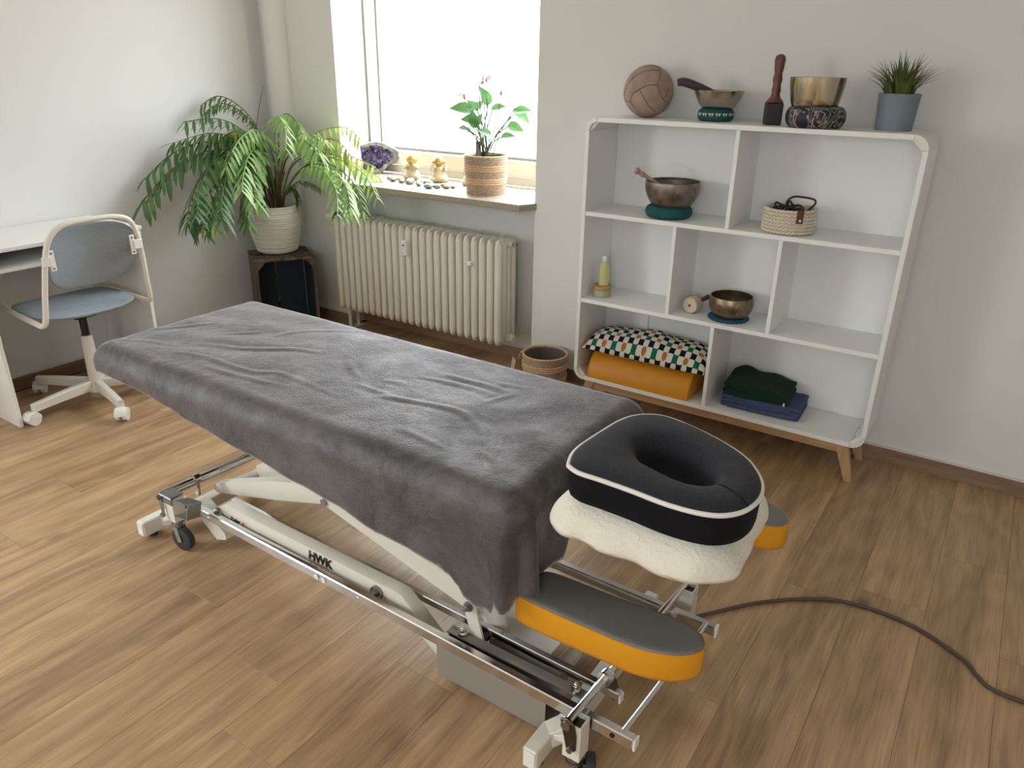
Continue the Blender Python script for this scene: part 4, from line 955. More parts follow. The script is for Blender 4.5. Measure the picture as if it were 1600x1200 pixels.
for i in range(110):
    a = random.random()*2*PI; lean = random.random()**.7; h = .100+.095*random.random()*(1-.3*lean); r0 = .006+.042*random.random()
    d = Vector((math.cos(a), math.sin(a), 0)); wd = d.cross(Vector((0, 0, 1))); tip = r0+lean*(.11+.06*random.random())
    tip = min(tip, .165)
    if d.y > .2: tip = min(tip, .11/d.y if d.y else tip)
    b = MB(); rows = []
    for q in range(6):
        t = q/5; p = d*(r0+(tip-r0)*t**1.7)+Vector((0, 0, .105+h*(t-.32*lean*t*t))); w = .0056*(1-t**1.5)+.0003
        rows.append([p-wd*w, p+d*w*.3, p+wd*w])
    b.quads(rows); b.build('blade', M['grassD'], gp, recalc=False, sharp=80)

# ================================================================== IN THE SHELVES
F1, F2, F0 = Z1+T/2, Z2+T/2, SZ0+T
cushion('bowl_cushion', (-1.300, 3.205, F1), .104, .052, M['teal'], 'flat teal cushion under the spotted bowl in the upper left compartment')
bowl('singing_bowl', (-1.292, 3.205, F1+.040), curve_prof([(.055, 0), (.080, .010), (.104, .042), (.117, .075), (.120, .104), (.1185, .116)]), M['bronze_aged'], 'aged grey-brown singing bowl on teal cushion in upper left compartment')
stp = MB(); P = catmull([(-.150, -.075, .158), (-.138, -.068, .152), (-.124, -.06, .142), (-.108, -.05, .132), (-.09, -.04, .12), (.02, .01, .05)], 5)
rd = [.012, .013, .0145, .0155, .015, .013, .0105, .009, .0088, .010, .012, .0125, .011, .0095, .0085, .0085]+[.0085]*20
stp.tube(P, .01, 12, rad=rd[:len(P)]); o = stp.build('bowl_striker', M['pinkwood'], sharp=80); at_origin(o, (-1.292, 3.205, F1+.040)); tag(o, 'pale turned wooden striker standing in the aged bowl', 'striker')

# cotton basket
cb = thing('cotton_basket', (-.778, 3.205, F1), 'round cream crocheted basket with leather tab in upper right compartment', 'basket')
MB().lathe([(.09, 0), (.097, .004), (.099, .05), (.097, .095), (.091, .098), (.088, .09), (.088, .012), (.001, .010)], (0, 0, 0), 48, cap0=True).build('basket_wall', M['cotton'], cb)
b = MB(); rot = 0
for r_ in range(7):
    z = .010+r_*.0138
    for i in range(38):
        a = 2*PI*i/38
        for s_ in (-1, 1):
            aa = a+s_*.038; d = Vector((math.cos(aa), math.sin(aa), 0)); tg = Vector((-math.sin(aa), math.cos(aa), 0))
            ax = (tg*s_*.8+Vector((0, 0, .9))).normalized(); ob = d; y = ob.cross(ax).normalized()
            b.ball(d*.1005+Vector((0, 0, z)), .0096, (1.0, .46, .5), 8, 5, Matrix((ax, y, ob)).transposed())
tag(b.build('crochet_stitches', M['cotton'], cb, sharp=80), kind='stuff')
ta = math.atan2(-.80, .60); d = Vector((math.cos(ta), math.sin(ta), 0))
tb = MB().box(d*.1035+Vector((0, 0, .076)), (.004, .027, .052), .001, RZ(ta)).build('leather_tab', M['tan'], cb)
MB().cyl(d*.105+Vector((0, 0, .062)), d*.108+Vector((0, 0, .062)), .0048, n=12).build('rivet', M['cap'], tb)
cc = MB()
for i in range(5):
    P = [Vector((.055*math.cos(a*1.9+i*1.3)-.02*math.cos(a+i), .050*math.sin(a*2.1+i*.9), .062+.008*i+.006*math.sin(5*a+i))) for a in [q*.35 for q in range(19)]]
    cc.tube(catmull(P, 3), .0042, 8)
o = cc.build('cable_coil', M['darkwire'], sharp=80); at_origin(o, (-.778, 3.205, F1+.004)); tag(o, 'tangle of black cable lying in the cream crocheted basket', 'cable')
hd = MB().tube(catmull([(-.012, -.01, .085), (-.016, -.005, .12), (.006, .0, .140), (.045, .01, .140), (.082, .018, .134), (.088, .02, .118), (.070, .02, .095), (.060, .015, .08)], 6), .004, 8).tube(catmull([(-.012, -.01, .09), (-.006, -.02, .125), (.008, -.02, .115), (.03, -.01, .09), (.05, 0, .075)], 6), .0042, 8)
o = hd.build('cable_loop', M['darkwire'], sharp=80); at_origin(o, (-.778, 3.205, F1)); tag(o, 'black cord loop sticking up out of the cream basket', 'cable')

# jar and bottle
jr = thing('lidded_jar', (-1.597, 3.187, F2), 'squat greenish jar with bamboo lid in the left middle compartment', 'jar')
MB().lathe(curve_prof([(.038, 0), (.0425, .004), (.043, .02), (.041, .030)], 3), (0, 0, 0), 32, cap1=True).build('jar_body', M['jar'], jr)
MB().lathe([(.0395, .030), (.044, .031), (.0445, .053), (.042, .056)], (0, 0, 0), 32, cap1=True).build('lid', M['bamboo'], jr)
bt = thing('oil_bottle', (-1.592, 3.192, F2+.056), 'small bottle of pale oil with white cap standing on the jar', 'bottle')
MB().lathe(curve_prof([(.024, 0), (.0265, .004), (.0268, .06), (.0265, .085), (.022, .104), (.012, .114), (.0115, .118)], 4), (0, 0, 0), 28, cap1=True).build('bottle_body', M['oil'], bt)
MB().lathe([(.0135, .114), (.0145, .116), (.014, .138), (.012, .141)], (0, 0, 0), 20, cap1=True).build('cap', M['cap'], bt)
# lower bowl, crochet mat and lying mallet
cm = MB(); pr = [(.04, 0), (.084, 0), (.090, .006), (.084, .013), (.04, .013), (.001, .012)]
cm.lathe(pr, (0, 0, 0), 96, f=lambda a, z: 1+.022*math.cos(24*a)); o = cm.build('crochet_mat', M['petrol'], sharp=80); at_origin(o, (-.973, 3.205, F2)); tag(o, 'round petrol blue crocheted mat under the hammered bowl', 'mat')
bowl('singing_bowl', (-.968, 3.205, F2+.013), curve_prof([(.058, 0), (.074, .006), (.090, .030), (.096, .058), (.094, .082), (.092, .092)]), M['bronze_warm'], 'hammered bronze singing bowl on a petrol mat in middle compartment')
ma = thing('felt_mallet', (-1.140, 3.195, F2), 'cream felt mallet with dark red handle lying beside the hammered bowl', 'mallet')
dv = Vector((.10, .99, 0)).normalized(); hc = Vector((0, 0, .0375))
q = MB(); q.lathe(curve_prof([(.030, -.028), (.036, -.024), (.0375, 0), (.036, .024), (.030, .028)], 3), hc, 28, dv.to_track_quat('Z', 'Y').to_matrix(), cap1=True); q.build('felt_head', M['felt'], ma)
MB().tube([hc+dv*.026, hc+dv*.07, hc+dv*.12, hc+dv*.155], .011, 14, rad=[.011, .010, .0105, .012]).build('handle', M['redwood'], ma)
MB().cyl(hc-dv*.0282, hc-dv*.0292, .007, n=14).build('end_button', M['malletwood'], ma)

# bolster (half round) and printed cushion
bo = thing('half_round_bolster', (-1.342, 3.222, F0), 'mustard yellow half-round leatherette bolster on the bottom shelf', 'bolster')
pf = [(-.127, 0)]+[(-.127*math.cos(PI*i/20)*(1-.03*math.sin(PI*i/20)), .006+.128*math.sin(PI*i/20)) for i in range(0, 21)]+[(.127, 0)]
MB().prism(pf, -.263, .263, axes=(1, 2, 0), bev=.006, seg=3).build('bolster_body', M['yellow'], bo, sharp=60)
for sx in (-1, 1): MB().tube([(sx*.258, y*1.0, z) for y, z in pf[1:-1]], .0022, 6).build('end_seam', M['yellow'], bo)
pl = MB(); rows = []; nu, nv = 60, 28; W, D = .628, .252
uvl = []
def pil(u, v, s_):
    e = max(0, (1-abs(u)**2.6))*max(0, (1-abs(v)**2.4)); h = .060*e**.55
    pinch = 1-.055*(v*v)*(1-u*u)*.6-.0; px_ = 1-.05*(1-v*v)*abs(u)**3
    x = u*W/2*px_; y = v*D/2*(1-.08*(1-u*u)*.6)
    z = s_*h*(1 if s_ > 0 else .78)+.006*math.sin(7*u+2)*e+(-.045*v*v*(1 if v < 0 else .3))+.012*noise.noise((u*3, v*2, 3))*e
    return Vector((x, y, z))
for s_ in (1, -1):
    vs = pl.quads([[pil(-1+2*i/nu, -1+2*j/nv, s_) for i in range(nu+1)] for j in range(nv+1)])
bmesh.ops.remove_doubles(pl.bm, verts=pl.bm.verts[:], dist=.0004)
uvlay = pl.bm.loops.layers.uv.new('UVMap')
for f in pl.bm.faces:
    for lp in f.loops: lp[uvlay].uv = (lp.vert.co.x/.0262+40.3, lp.vert.co.y/.0250+40.6)
o = pl.build('printed_cushion', M['flower'], sharp=80); at_origin(o, (-1.333, 3.232, F0+.134+.052)); tag(o, 'long cushion with black, green and white flower print on the bolster', 'cushion')

# towels: folded layers with rounded fold edge at the front right
def folded(name, loc, w, d, layers, th, m, label, rz, wav=.004, seed=0):
    b = MB()
    for k in range(layers):
        rows = []; zc = th*(k+.5); ww = w*(1-.012*k*(k % 2)); n1, n2 = 24, 12
        ring = 20
        for j in range(n2+1):
            y = -d/2+d*j/n2; row = []
            for i in range(ring*2):
                a = 2*PI*i/(ring*2); ca, sa = math.cos(a), math.sin(a); sq = (abs(ca)**7+abs(sa)**2.6)**(-1/5)
                x = ca*sq*ww/2; z = zc+sa*(abs(ca)**7+abs(sa)**2.6)**(-1/5)*th*.52
                z += wav*noise.noise((x*9+seed, y*9, k*.4+seed))*(k+1)*.6; yy = y+wav*1.5*noise.noise((x*6, k*2+seed, 2.))*(1 if j in (0, n2) else .2)
                row.append((x, yy, z))
            rows.append(row)
        # rounded front and rear ends
        vs = b.quads(rows, True); b.bm.faces.new(vs[0][::-1]); b.bm.faces.new(vs[-1])
    zmin = min(v.co.z for v in b.bm.verts)
    for v in b.bm.verts: v.co.z -= zmin
    return b
fb = folded('t', None, .345, .195, 3, .0185, None, '', 0, .004, 3)
# turned-over hem roll at the front edge
fb.tube(catmull([(-.14, -.100, .012), (0, -.102, .010), (.10, -.104, .012), (.165, -.102, .015)], 6), .011, 10)
o = fb.build('folded_towel', M['bluetowel'], sharp=60); at_origin(o, (-.775, 3.262, F0), math.radians(3)); tag(o, 'folded blue towel lying under the dark green one', 'towel')
fg = folded('t', None, .285, .18, 2, .030, None, '', 0, .012, 11)
for v in fg.bm.verts:
    if v.co.z > .03: v.co.z += .028*math.exp(-((v.co.x+.085)/.05)**2-((v.co.y-.08)/.10)**2)+.012*math.exp(-((v.co.x-.05)/.05)**2-((v.co.y-.08)/.09)**2)-.022*max(0, (v.co.x-.02)/.13)*max(0, (-v.co.y+.03)/.12)
gt = thing('folded_towel', (-.800, 3.250, F0+.057), 'folded dark green towel lying on top of the blue one', 'towel', math.radians(3))
fg.build('towel_fold', M['greentowel'], gt, sharp=60)
MB().box((.128, -.090, .012), (.008, .003, .022), .0005, RZ(-.2)).build('care_label', M['whitecloth'], gt)

# ================================================================== TREATMENT TABLE
tt = thing('treatment_table', (-1.40, 1.52, 0), 'height-adjustable treatment table with white scissor frame and chrome rails', 'treatment table', math.radians(-1.1))
def W(mb, name, m, label=None, parent=None, sharp=35):
    o = mb.build(name, M[m], parent or tt, world=True, sharp=sharp)
    if label: o['label'] = label
    return o
TX0, TX1, TY0, TY1, TZ = -2.50, -.765, 1.185, 1.872, .715
# upholstered top (under the cloth) and its frame
W(MB().box(((TX0+TX1)/2, (TY0+TY1)/2, TZ-.040), (TX1-TX0-.05, TY1-TY0-.05, .072), .02, None, 3), 'mattress', 'greyvinyl')
W(MB().box(((TX0+TX1)/2, (TY0+TY1)/2, TZ-.084), (TX1-TX0-.10, TY1-TY0-.10, .014), .002), 'base_board', 'darksteel')
for y in (1.36, 1.70): W(MB().beam((TX0+.15, y, .598), (TX1-.05, y, .598), .04, .05, .003), 'top_frame_rail', 'powder')
# chrome base rails
rn = W(MB().beam((-2.335, 1.276, .158), (-.462, 1.237, .158), .024, .034, .003), 'base_rail', 'chrome', 'long chrome rail nearest the viewer')
W(MB().beam((-.4620, 1.237, .158), (-.4560, 1.237, .158), .026, .032, .002), 'end_cap', 'whiteplastic', 'white end cap', rn)
W(MB().cyl((-.515, 1.2255, .158), (-.515, 1.2245, .158), .0065, n=14).cyl((-2.29, 1.2625, .158), (-2.29, 1.2615, .158), .0065, n=14), 'bolt_hole', 'black', None, rn)
for x in (-1.530, -1.500): W(MB().cyl((x, 1.248, .157), (x, 1.244, .157), .0095, n=18), 'hole_plug', 'whiteplastic', 'white plug', rn)
for x in (-1.355, -2.075): W(MB().ball((x, 1.2445 if x > -2 else 1.258, .157), .007, (1, .6, 1), 12, 8), 'rivet', 'chrome', None, rn)
rm = W(MB().beam((-2.10, 1.380, .156), (-.552, 1.348, .156), .020, .024, .002), 'base_rail', 'chrome', 'second chrome rail')
W(MB().beam((-.552, 1.343, .156), (-.546, 1.343, .156), .022, .026, .002), 'end_cap', 'whiteplastic', 'white end cap', rm)
rf = W(MB().beam((-2.30, 1.745, .158), (-.440, 1.712, .158), .024, .032, .003), 'base_rail', 'chrome', 'far chrome rail')
W(MB().beam((-.4400, 1.712, .158), (-.4340, 1.712, .158), .026, .034, .002), 'end_cap', 'whiteplastic', 'white end cap', rf)
# cross rods
W(MB().cyl((-.607, 1.178, .190), (-.572, 1.845, .190), .0105, n=18), 'cross_rod', 'chrome')
W(MB().cyl((-.494, 1.240, .168), (-.468, 1.712, .168), .0085, n=18), 'cross_rod', 'chrome')
W(MB().cyl((-2.262, 1.205, .212), (-2.215, 1.88, .212), .0095, n=18), 'cross_rod', 'chrome')
W(MB().cyl((-2.325, 1.275, .176), (-2.300, 1.745, .176), .0085, n=18), 'cross_rod', 'chrome')
W(MB().beam((-2.300, 1.28, .178), (-2.272, 1.745, .178), .045, .008, .001), 'cross_plate', 'steel')
# clamp on the rod at the head end with its lever
cl = W(MB().lathe([(.0115, -.013), (.020, -.013), (.022, 0), (.020, .013), (.0115, .013)], (-.598, 1.352, .190), 20, (Vector((.035, .667, 0))).to_track_quat('Z', 'Y').to_matrix()), 'rod_clamp', 'chrome')
W(MB().prism([(-.615, .195), (-.575, .190), (-.560, .148), (-.575, .120), (-.600, .135)], 1.357, 1.364, axes=(0, 2, 1), bev=.001, seg=1), 'clamp_plate', 'darksteel', None, cl)
W(MB().cyl((-.588, 1.352, .142), (-.588, 1.372, .142), .010, n=14), 'bolt', 'zinc', None, cl)
cl = W(MB().lathe([(.0105, -.011), (.018, -.011), (.019, 0), (.018, .011), (.0105, .011)], (-2.253, 1.345, .212), 20, (Vector((.047, .675, 0))).to_track_quat('Z', 'Y').to_matrix()), 'rod_clamp', 'chrome')
W(MB().box((-2.253, 1.345, .178), (.022, .014, .066), .003), 'clamp_plate', 'chrome', None, cl)
# corner posts with castors
def corner(x, y, z0, z1, near, wheel, wdir, end):
    b = MB(); w = .046; t = .004
    for sx, sy, dx, dy in ((0, -1, w, t), (0, 1, w, t), (-1, 0, t, w-2*t), (1, 0, t, w-2*t)):
        b.box((x+sx*(w/2-t/2), y+sy*(w/2-t/2), (z0+z1)/2), (dx, dy, z1-z0), .0008)
    po = W(b, 'corner_post', 'powder'); 
    W(MB().box((x, y, (z0+z1)/2-.004), (w-2*t, w-2*t, z1-z0-.02)), 'post_core', 'darksteel', None, po)
    wx, wy, wr = wheel; ax = Vector((math.cos(wdir), math.sin(wdir), 0)); ay = Vector((-ax.y, ax.x, 0))
    ho = W(MB().cyl((x, y, z0-.003), (x, y, z0-.010), .022, n=22).cyl((x, y, z0-.010), (x, y, z0-.017), .019, n=22).cyl((x, y, z0-.017), (x, y, z0-.024), .023, n=22), 'castor_swivel', 'zinc')
    for s_ in (-1, 1):
        p = Vector((wx, wy, wr))+ax*s_*.017; q = Vector((x, y, z0-.024))+ax*s_*.017
        W(MB().beam(p-Vector((0, 0, .008)), q, .003, .020, .0005, up=ay), 'castor_fork', 'zinc', None, ho)
    W(MB().lathe(curve_prof([(.010, -.012), (wr-.006, -.0125), (wr-.001, -.008), (wr, 0), (wr-.001, .008), (wr-.006, .0125), (.010, .012)], 2), (wx, wy, wr), 28, ax.to_track_quat('Z', 'Y').to_matrix(), cap0=True, cap1=True), 'castor_wheel', 'rubber', 'dark grey rubber wheel', ho)
    return po
corner(-.595, 1.198, .078, .186, True, (-.560, 1.215, .036), .5, 1)
corner(-.560, 1.805, .078, .196, False, (-.540, 1.825, .036), .5, 1)
pf_ = corner(-2.215, 1.228, .118, .212, True, (-2.195, 1.226, .046), -1.45, -1)
corner(-2.190, 1.860, .118, .212, False, (-2.20, 1.855, .046), -.25, -1)
# lever plates on the posts
lv = W(MB().prism([(-.624, .195), (-.606, .204), (-.588, .195), (-.580, .160), (-.580, .118), (-.590, .108), (-.604, .110)], 1.168, 1.174, axes=(0, 2, 1), bev=.001, seg=1), 'lever_plate', 'darksteel')
for x, z, r in ((-.606, .188, .012), (-.593, .118, .008)): W(MB().cyl((x, 1.168, z), (x, 1.160, z), r, n=6 if r < .01 else 18), 'bolt', 'zinc', None, lv)
lv = W(MB().box((-2.222, 1.202, .205), (.070, .005, .026), .001).box((-2.222, 1.226, .2185), (.066, .05, .003), .001), 'lever_plate', 'zinc', 'bent zinc bracket')
W(MB().prism([(-2.258, .215), (-2.240, .215), (-2.236, .145), (-2.250, .135)], 1.196, 1.200, axes=(0, 2, 1)), 'lever_arm', 'zinc', None, lv)
for x, z in ((-2.252, .208), (-2.243, .142)): W(MB().cyl((x, 1.200, z), (x, 1.188, z), .009, n=14), 'bolt', 'zinc', None, lv)
# foot pedal: folded steel plate
pd = MB(); pc = Vector((-2.118, 1.215, .200)); R_ = RZ(.12) @ RX(-.28)
pd.box(pc+R_ @ Vector((0, 0, .026)), (.060, .058, .003), .0006, R_).box(pc+R_ @ Vector((0, .004, -.026)), (.060, .066, .003), .0006, R_).box(pc+R_ @ Vector((.030, 0, 0)), (.003, .058, .054), .0006, R_)
W(pd, 'foot_pedal', 'zinc', 'folded steel foot pedal')
# floor cross members and foot blocks
def cross_member(x, xb, ya, yb):
    b = MB(); b.box(((x), (ya+yb)/2, .068), (.052, yb-ya-.20, .046), .004)
    for y, s_ in ((ya, 1), (yb, -1)):
        b.beam((x, y+s_*.10, .066), (xb, y+s_*.062, .048), .046, .05, .003).beam((xb, y+s_*.078, .044), (xb, y-s_*.022, .044), .040, .060, .004)
    o = W(b, 'cross_member', 'powder')
    for y, s_ in ((ya, -1), (yb, 1)):
        W(MB().box((xb, y+s_*.0235, .044), (.032, .002, .050), .0005), 'end_plug', 'whiteplastic', None, o)
        W(MB().cyl((xb, y-s_*.02, .014), (xb, y-s_*.02, 0), .016, n=18), 'foot_pad', 'rubber', None, o)
    return o
cross_member(-.655, -.690, 1.165, 1.850); cross_member(-2.300, -2.372, 1.195, 1.885)
for x, xx, y in ((-.665, -.60, 1.215), (-2.33, -2.225, 1.238)): W(MB().prism([(x, .055), (xx, .082 if x > -1 else .12), (xx, .110 if x > -1 else .16), (x, .074)], y, y+.020, axes=(0, 2, 1), bev=.001, seg=1), 'gusset', 'powder')
W(MB().prism([(-.650, .06), (-.585, .085), (-.585, .16), (-.60, .155)], 1.785, 1.790, axes=(0, 2, 1)), 'gusset', 'powder')
W(MB().prism([(-2.20, .155), (-2.17, .155), (-2.045, .085), (-2.045, .060), (-2.10, .040), (-2.20, .115)], 1.292, 1.340, axes=(0, 2, 1)), 'gusset', 'powder', 'white bracket under the pedal')
W(MB().cyl((-.775, 1.26, .062), (-.765, 1.74, .062), .024, n=20), 'cross_tube', 'powder')
W(MB().beam((-1.02, 1.655, .112), (-.575, 1.655, .112), .045, .05, .005), 'long_member', 'powder')
W(MB().box((-.905, 1.475, .118), (.23, .15, .006), .001), 'floor_plate', 'powder')
# lifting arm with lettering (near), elbow and bolts
a1 = W(MB().prism([(-2.085, .132), (-2.06, .118), (-1.285, .132), (-1.245, .136), (-1.09, .038), (-1.062, .050), (-1.075, .070), (-1.225, .196), (-1.262, .199), (-2.02, .213), (-2.075, .178)], 1.290, 1.335, axes=(0, 2, 1), bev=.006, seg=2), 'lifting_arm', 'powder', 'white lifting arm with black lettering')
for x, z in ((-2.055, .168), (-1.318, .168)):
    W(MB().cyl((x, 1.290, z), (x, 1.280, z), .022, n=20).cyl((x, 1.280, z), (x, 1.272, z), .013, n=6).cyl((x, 1.272, z), (x, 1.262, z), .007, n=12), 'bolt', 'zinc', None, a1)
tm = Matrix.Translation((-1.610, 1.2888, .168)) @ Matrix.Rotation(PI/2, 4, 'X')
lt = text_mesh('HWK', 'lettering', M['label'], a1, tm, .042, bold=.0022, shear=.12)
W(MB().box((-1.566, 1.2892, .160), (.084, .0008, .0024)), 'red_line', 'labelred', 'thin red line', a1)
W(MB().box((-1.955, 1.2893, .168), (.085, .001, .034)), 'sticker', 'labelpaper', 'pale sticker with black script', a1)
text_mesh('Pader', 'sticker_lettering', M['label'], a1, Matrix.Translation((-1.992, 1.2884, .166)) @ Matrix.Rotation(PI/2, 4, 'X'), .021, bold=.0004, shear=.25)
W(MB().cyl((-1.926, 1.2888, .172), (-1.926, 1.2878, .172), .0055, n=14), 'sticker_dot', 'labelred', None, a1)
W(MB().beam((-2.04, 1.305, .126), (-1.62, 1.305, .124), .014, .016), 'gas_spring', 'black')
W(MB().beam((-1.95, 1.288, .150), (-1.55, 1.288, .118), .006, .008), 'pull_rod', 'chrome')
W(MB().box((-1.49, 1.285, .120), (.060, .018, .026), .002), 'stop_block', 'black', 'black rubber stop')
# scissor arms
def arm(p0, p1, w, h, name='scissor_arm', label=None): return W(MB().beam(p0, p1, w, h, .004), name, 'powder', label)
s2 = arm((-.985, 1.366, .226), (-2.25, 1.366, .545), .045, .070)
s3 = W(MB().prism([(-2.255, .132), (-2.235, .126), (-1.90, .212), (-.93, .496), (-.95, .566), (-1.92, .282), (-2.235, .166), (-2.26, .152)], 1.410, 1.455, axes=(0, 2, 1), bev=.004), 'scissor_arm', 'powder')
arm((-2.165, 1.560, .166), (-.95, 1.560, .530), .040, .070); arm((-1.012, 1.615, .212), (-2.25, 1.615, .545), .045, .070)
W(MB().cyl((-1.575, 1.36, .356), (-1.575, 1.64, .356), .014, n=16).cyl((-1.575, 1.352, .356), (-1.575, 1.344, .356), .020, n=18).cyl((-1.575, 1.344, .356), (-1.575, 1.336, .356), .013, n=6), 'pivot_bolt', 'zinc')
W(MB().cyl((-2.205, 1.456, .150), (-2.165, 1.70, .150), .022, n=22), 'pivot_tube', 'powder')
# link plates, shaft, lifting column, actuator
for y in (1.326, 1.430): 
    l = W(MB().prism([(-1.008+.021*math.cos(a), .236+.021*math.sin(a)) for a in [PI*.07+PI*i/10 for i in range(11)]]+[(-.980+.021*math.cos(a), .128+.021*math.sin(a)) for a in [-PI*.93+PI*i/10 for i in range(11)]], y, y+.008, axes=(0, 2, 1), bev=.001, seg=1), 'link_plate', 'powder')
    if y < 1.4:
        for x, z in ((-1.008, .236), (-.980, .128)): W(MB().cyl((x, y, z), (x, y-.006, z), .015, n=18).cyl((x, y-.006, z), (x, y-.014, z), .011, n=6).cyl((x, y-.014, z), (x, y-.024, z), .006, n=10), 'bolt', 'zinc', None, l)
W(MB().cyl((-.980, 1.334, .128), (-.980, 1.430, .128), .020, n=22), 'link_shaft', 'darksteel')
W(MB().cyl((-.965, 1.400, .118), (-1.01, 1.400, .34), .036, n=26), 'lifting_column', 'powder')
W(MB().cyl((-.975, 1.400, .088), (-.745, 1.392, .088), .026, n=24).cyl((-.80, 1.394, .088), (-.735, 1.392, .088), .031, n=24), 'actuator', 'greymetal')
# motor tray
W(MB().box((-.888, 1.252, .080), (.352, .003, .108), .0008).box((-.888, 1.262, .1345), (.352, .022, .003), .0006).box((-.888, 1.330, .080), (.352, .003, .10), .0008).box((-.888, 1.29, .027), (.352, .078, .003)).box((-1.063, 1.29, .078), (.003, .078, .10)), 'motor_tray', 'steel', 'brushed steel tray under the rail')
tb_ = W(MB().box((-.845, 1.312, .140), (.44, .030, .005), .0006), 'tray_bar', 'greymetal')
for x in (-.66, -1.02): W(MB().cyl((x, 1.312, .142), (x, 1.312, .150), .014, n=20).cyl((x, 1.312, .150), (x, 1.312, .160), .010, n=6).ball((x, 1.312, .162), .007, (1, 1, 1), 12, 8), 'bolt', 'chrome', None, tb_)
# arm rests
def armrest(cy, z, label, flip=1, dx=0):
    pts = [(-.785, -.066), (-.755, -.072), (-.640, -.076), (-.500, -.073), (-.430, -.060), (-.375, -.032), (-.350, .005), (-.358, .040), (-.395, .062), (-.450, .067), (-.560, .062), (-.68, .056), (-.765, .048), (-.790, .02), (-.797, -.03)]
    P = [Vector((x+dx, cy+flip*y*1.02, 0)) for x, y in pts]; L_ = catmull(P+[P[0]], 5)[:-1]
    c = sum(L_, Vector())/len(L_)
    def ring(s_, zz): return [(c.x+(p.x-c.x)*(1-s_/abs((p-c).length)), c.y+(p.y-c.y)*(1-s_/abs((p-c).length)), zz) for p in L_]
    b = MB(); vs = b.quads([ring(.02, z-.082), ring(.006, z-.078), ring(.001, z-.066), ring(0, z-.04), ring(.001, z-.014), ring(.004, z-.004)], True); b.bm.faces.new(vs[0][::-1])
    ar = W(b, 'armrest', 'yellow', label, sharp=60)
    b = MB(); vs = b.quads([ring(.0035, z-.005), ring(.006, z), ring(.012, z+.0025), ring(.03, z+.0035)], True); b.bm.faces.new(vs[-1])
    W(b, 'armrest_top', 'greyvinyl', 'grey upholstered top', ar, 70)
    W(MB().tube(ring(.0026, z-.0045), .0020, 6, closed=True), 'piping', 'yellow', None, ar)
    W(MB().beam((-.70, cy+flip*.02, z-.088), (-.95, cy+flip*.05, z-.05), .03, .012, .001).beam((-.95, cy+flip*.05, z-.055), (-.95, 1.36 if flip > 0 else 1.70, .60), .025, .025), 'armrest_bracket', 'darksteel', None, ar)
armrest(1.281, .455, 'near yellow armrest with grey top'); armrest(1.868, .480, 'far yellow armrest, mostly hidden behind the head rest', -1, .025)
# head rest plate under the towel
W(MB().prism([(-.515+x, 1.395+y) for x, y in rrect(.30, .28, .09, 8)], .668, .735, bev=.012, seg=3), 'headrest_pad', 'greyvinyl')
W(MB().beam((-.80, 1.40, .655), (-.42, 1.40, .655), .05, .02, .002).beam((-.80, 1.62, .652), (-.55, 1.50, .655), .03, .02, .002), 'headrest_bracket', 'darksteel')

# ------------------------------------------------------------------ cloth drapes
def seg_dist(p, a, b):
    ab = b-a; t = max(0, min(1, (p-a).dot(ab)/ab.length_squared)); return (p-(a+ab*t)).length, t
CR = [[(-2.472, 1.245), (-2.364, 1.308), (-2.26, 1.345)], [(-2.462, 1.377), (-2.34, 1.565)], [(-2.204, 1.401), (-2.028, 1.468), (-1.891, 1.553), (-1.808, 1.583)], [(-2.232, 1.494), (-2.11, 1.609)], [(-2.054, 1.608), (-2.002, 1.697), (-1.832, 1.822)], [(-2.195, 1.301), (-2.061, 1.34), (-1.85, 1.344), (-1.75, 1.384), (-1.506, 1.363)], [(-2.009, 1.289), (-1.863, 1.296), (-1.689, 1.324)], [(-1.671, 1.575), (-1.551, 1.496)], [(-1.415, 1.429), (-1.295, 1.466)], [(-1.486, 1.525), (-1.404, 1.547)], [(-1.412, 1.609), (-1.259, 1.633), (-1.145, 1.623)], [(-1.13, 1.568), (-1.092, 1.661)], [(-1.359, 1.673), (-1.246, 1.673), (-1.113, 1.668)], [(-1.183, 1.7), (-1.063, 1.722)], [(-1.395, 1.443), (-1.257, 1.476), (-1.134, 1.481), (-1.04, 1.414)], [(-1.221, 1.313), (-1.054, 1.291)], [(-0.991, 1.336), (-0.914, 1.305)], [(-1.518, 1.465), (-1.357, 1.454)]]
CRV = []
for c in CR:
    q = catmull([Vector((x, y, 0)) for x, y in c], 4); q = [p+Vector((0, .006*noise.noise((p.x*9, p.y*9, 2)), 0)) for p in q]; CRV.append([Vector((p.x, p.y)) for p in q])
CAMP = [(.0040 if k in (2, 5, 10, 12, 14) else .0026)*random.uniform(.8, 1.2) for k in range(len(CRV))]
CBB = [(min(p.x for p in c)-.05, max(p.x for p in c)+.05, min(p.y for p in c)-.05, max(p.y for p in c)+.05) for c in CRV]
def top_h(x, y):
    h = .0045*noise.noise((x*2.2, y*2.6, 4.2))+.002*noise.noise((x*7, y*9, 1.7))
    p = Vector((x, y))
    for k, c in enumerate(CRV):
        x0, x1, y0, y1 = CBB[k]
        if x < x0 or x > x1 or y < y0 or y > y1: continue
        best = min((seg_dist(p, a, b)+(ci,) for ci, (a, b) in enumerate(zip(c, c[1:]))))
        d = best[0]
        if d < .05:
            f = (best[2]+best[1])/(len(c)-1)
            h += CAMP[k]*math.sin(PI*(.06+.88*f))*(math.exp(-(d/.009)**2)-.30*math.exp(-((d-.020)/.011)**2))
    # sheet slack across the middle
    h += .0022*math.sin(22*y+6*x)*math.exp(-((x+1.62)/.22)**2)+.0015*math.sin(40*(y-.35*x))*math.exp(-((x+2.2)/.3)**2)
    return h
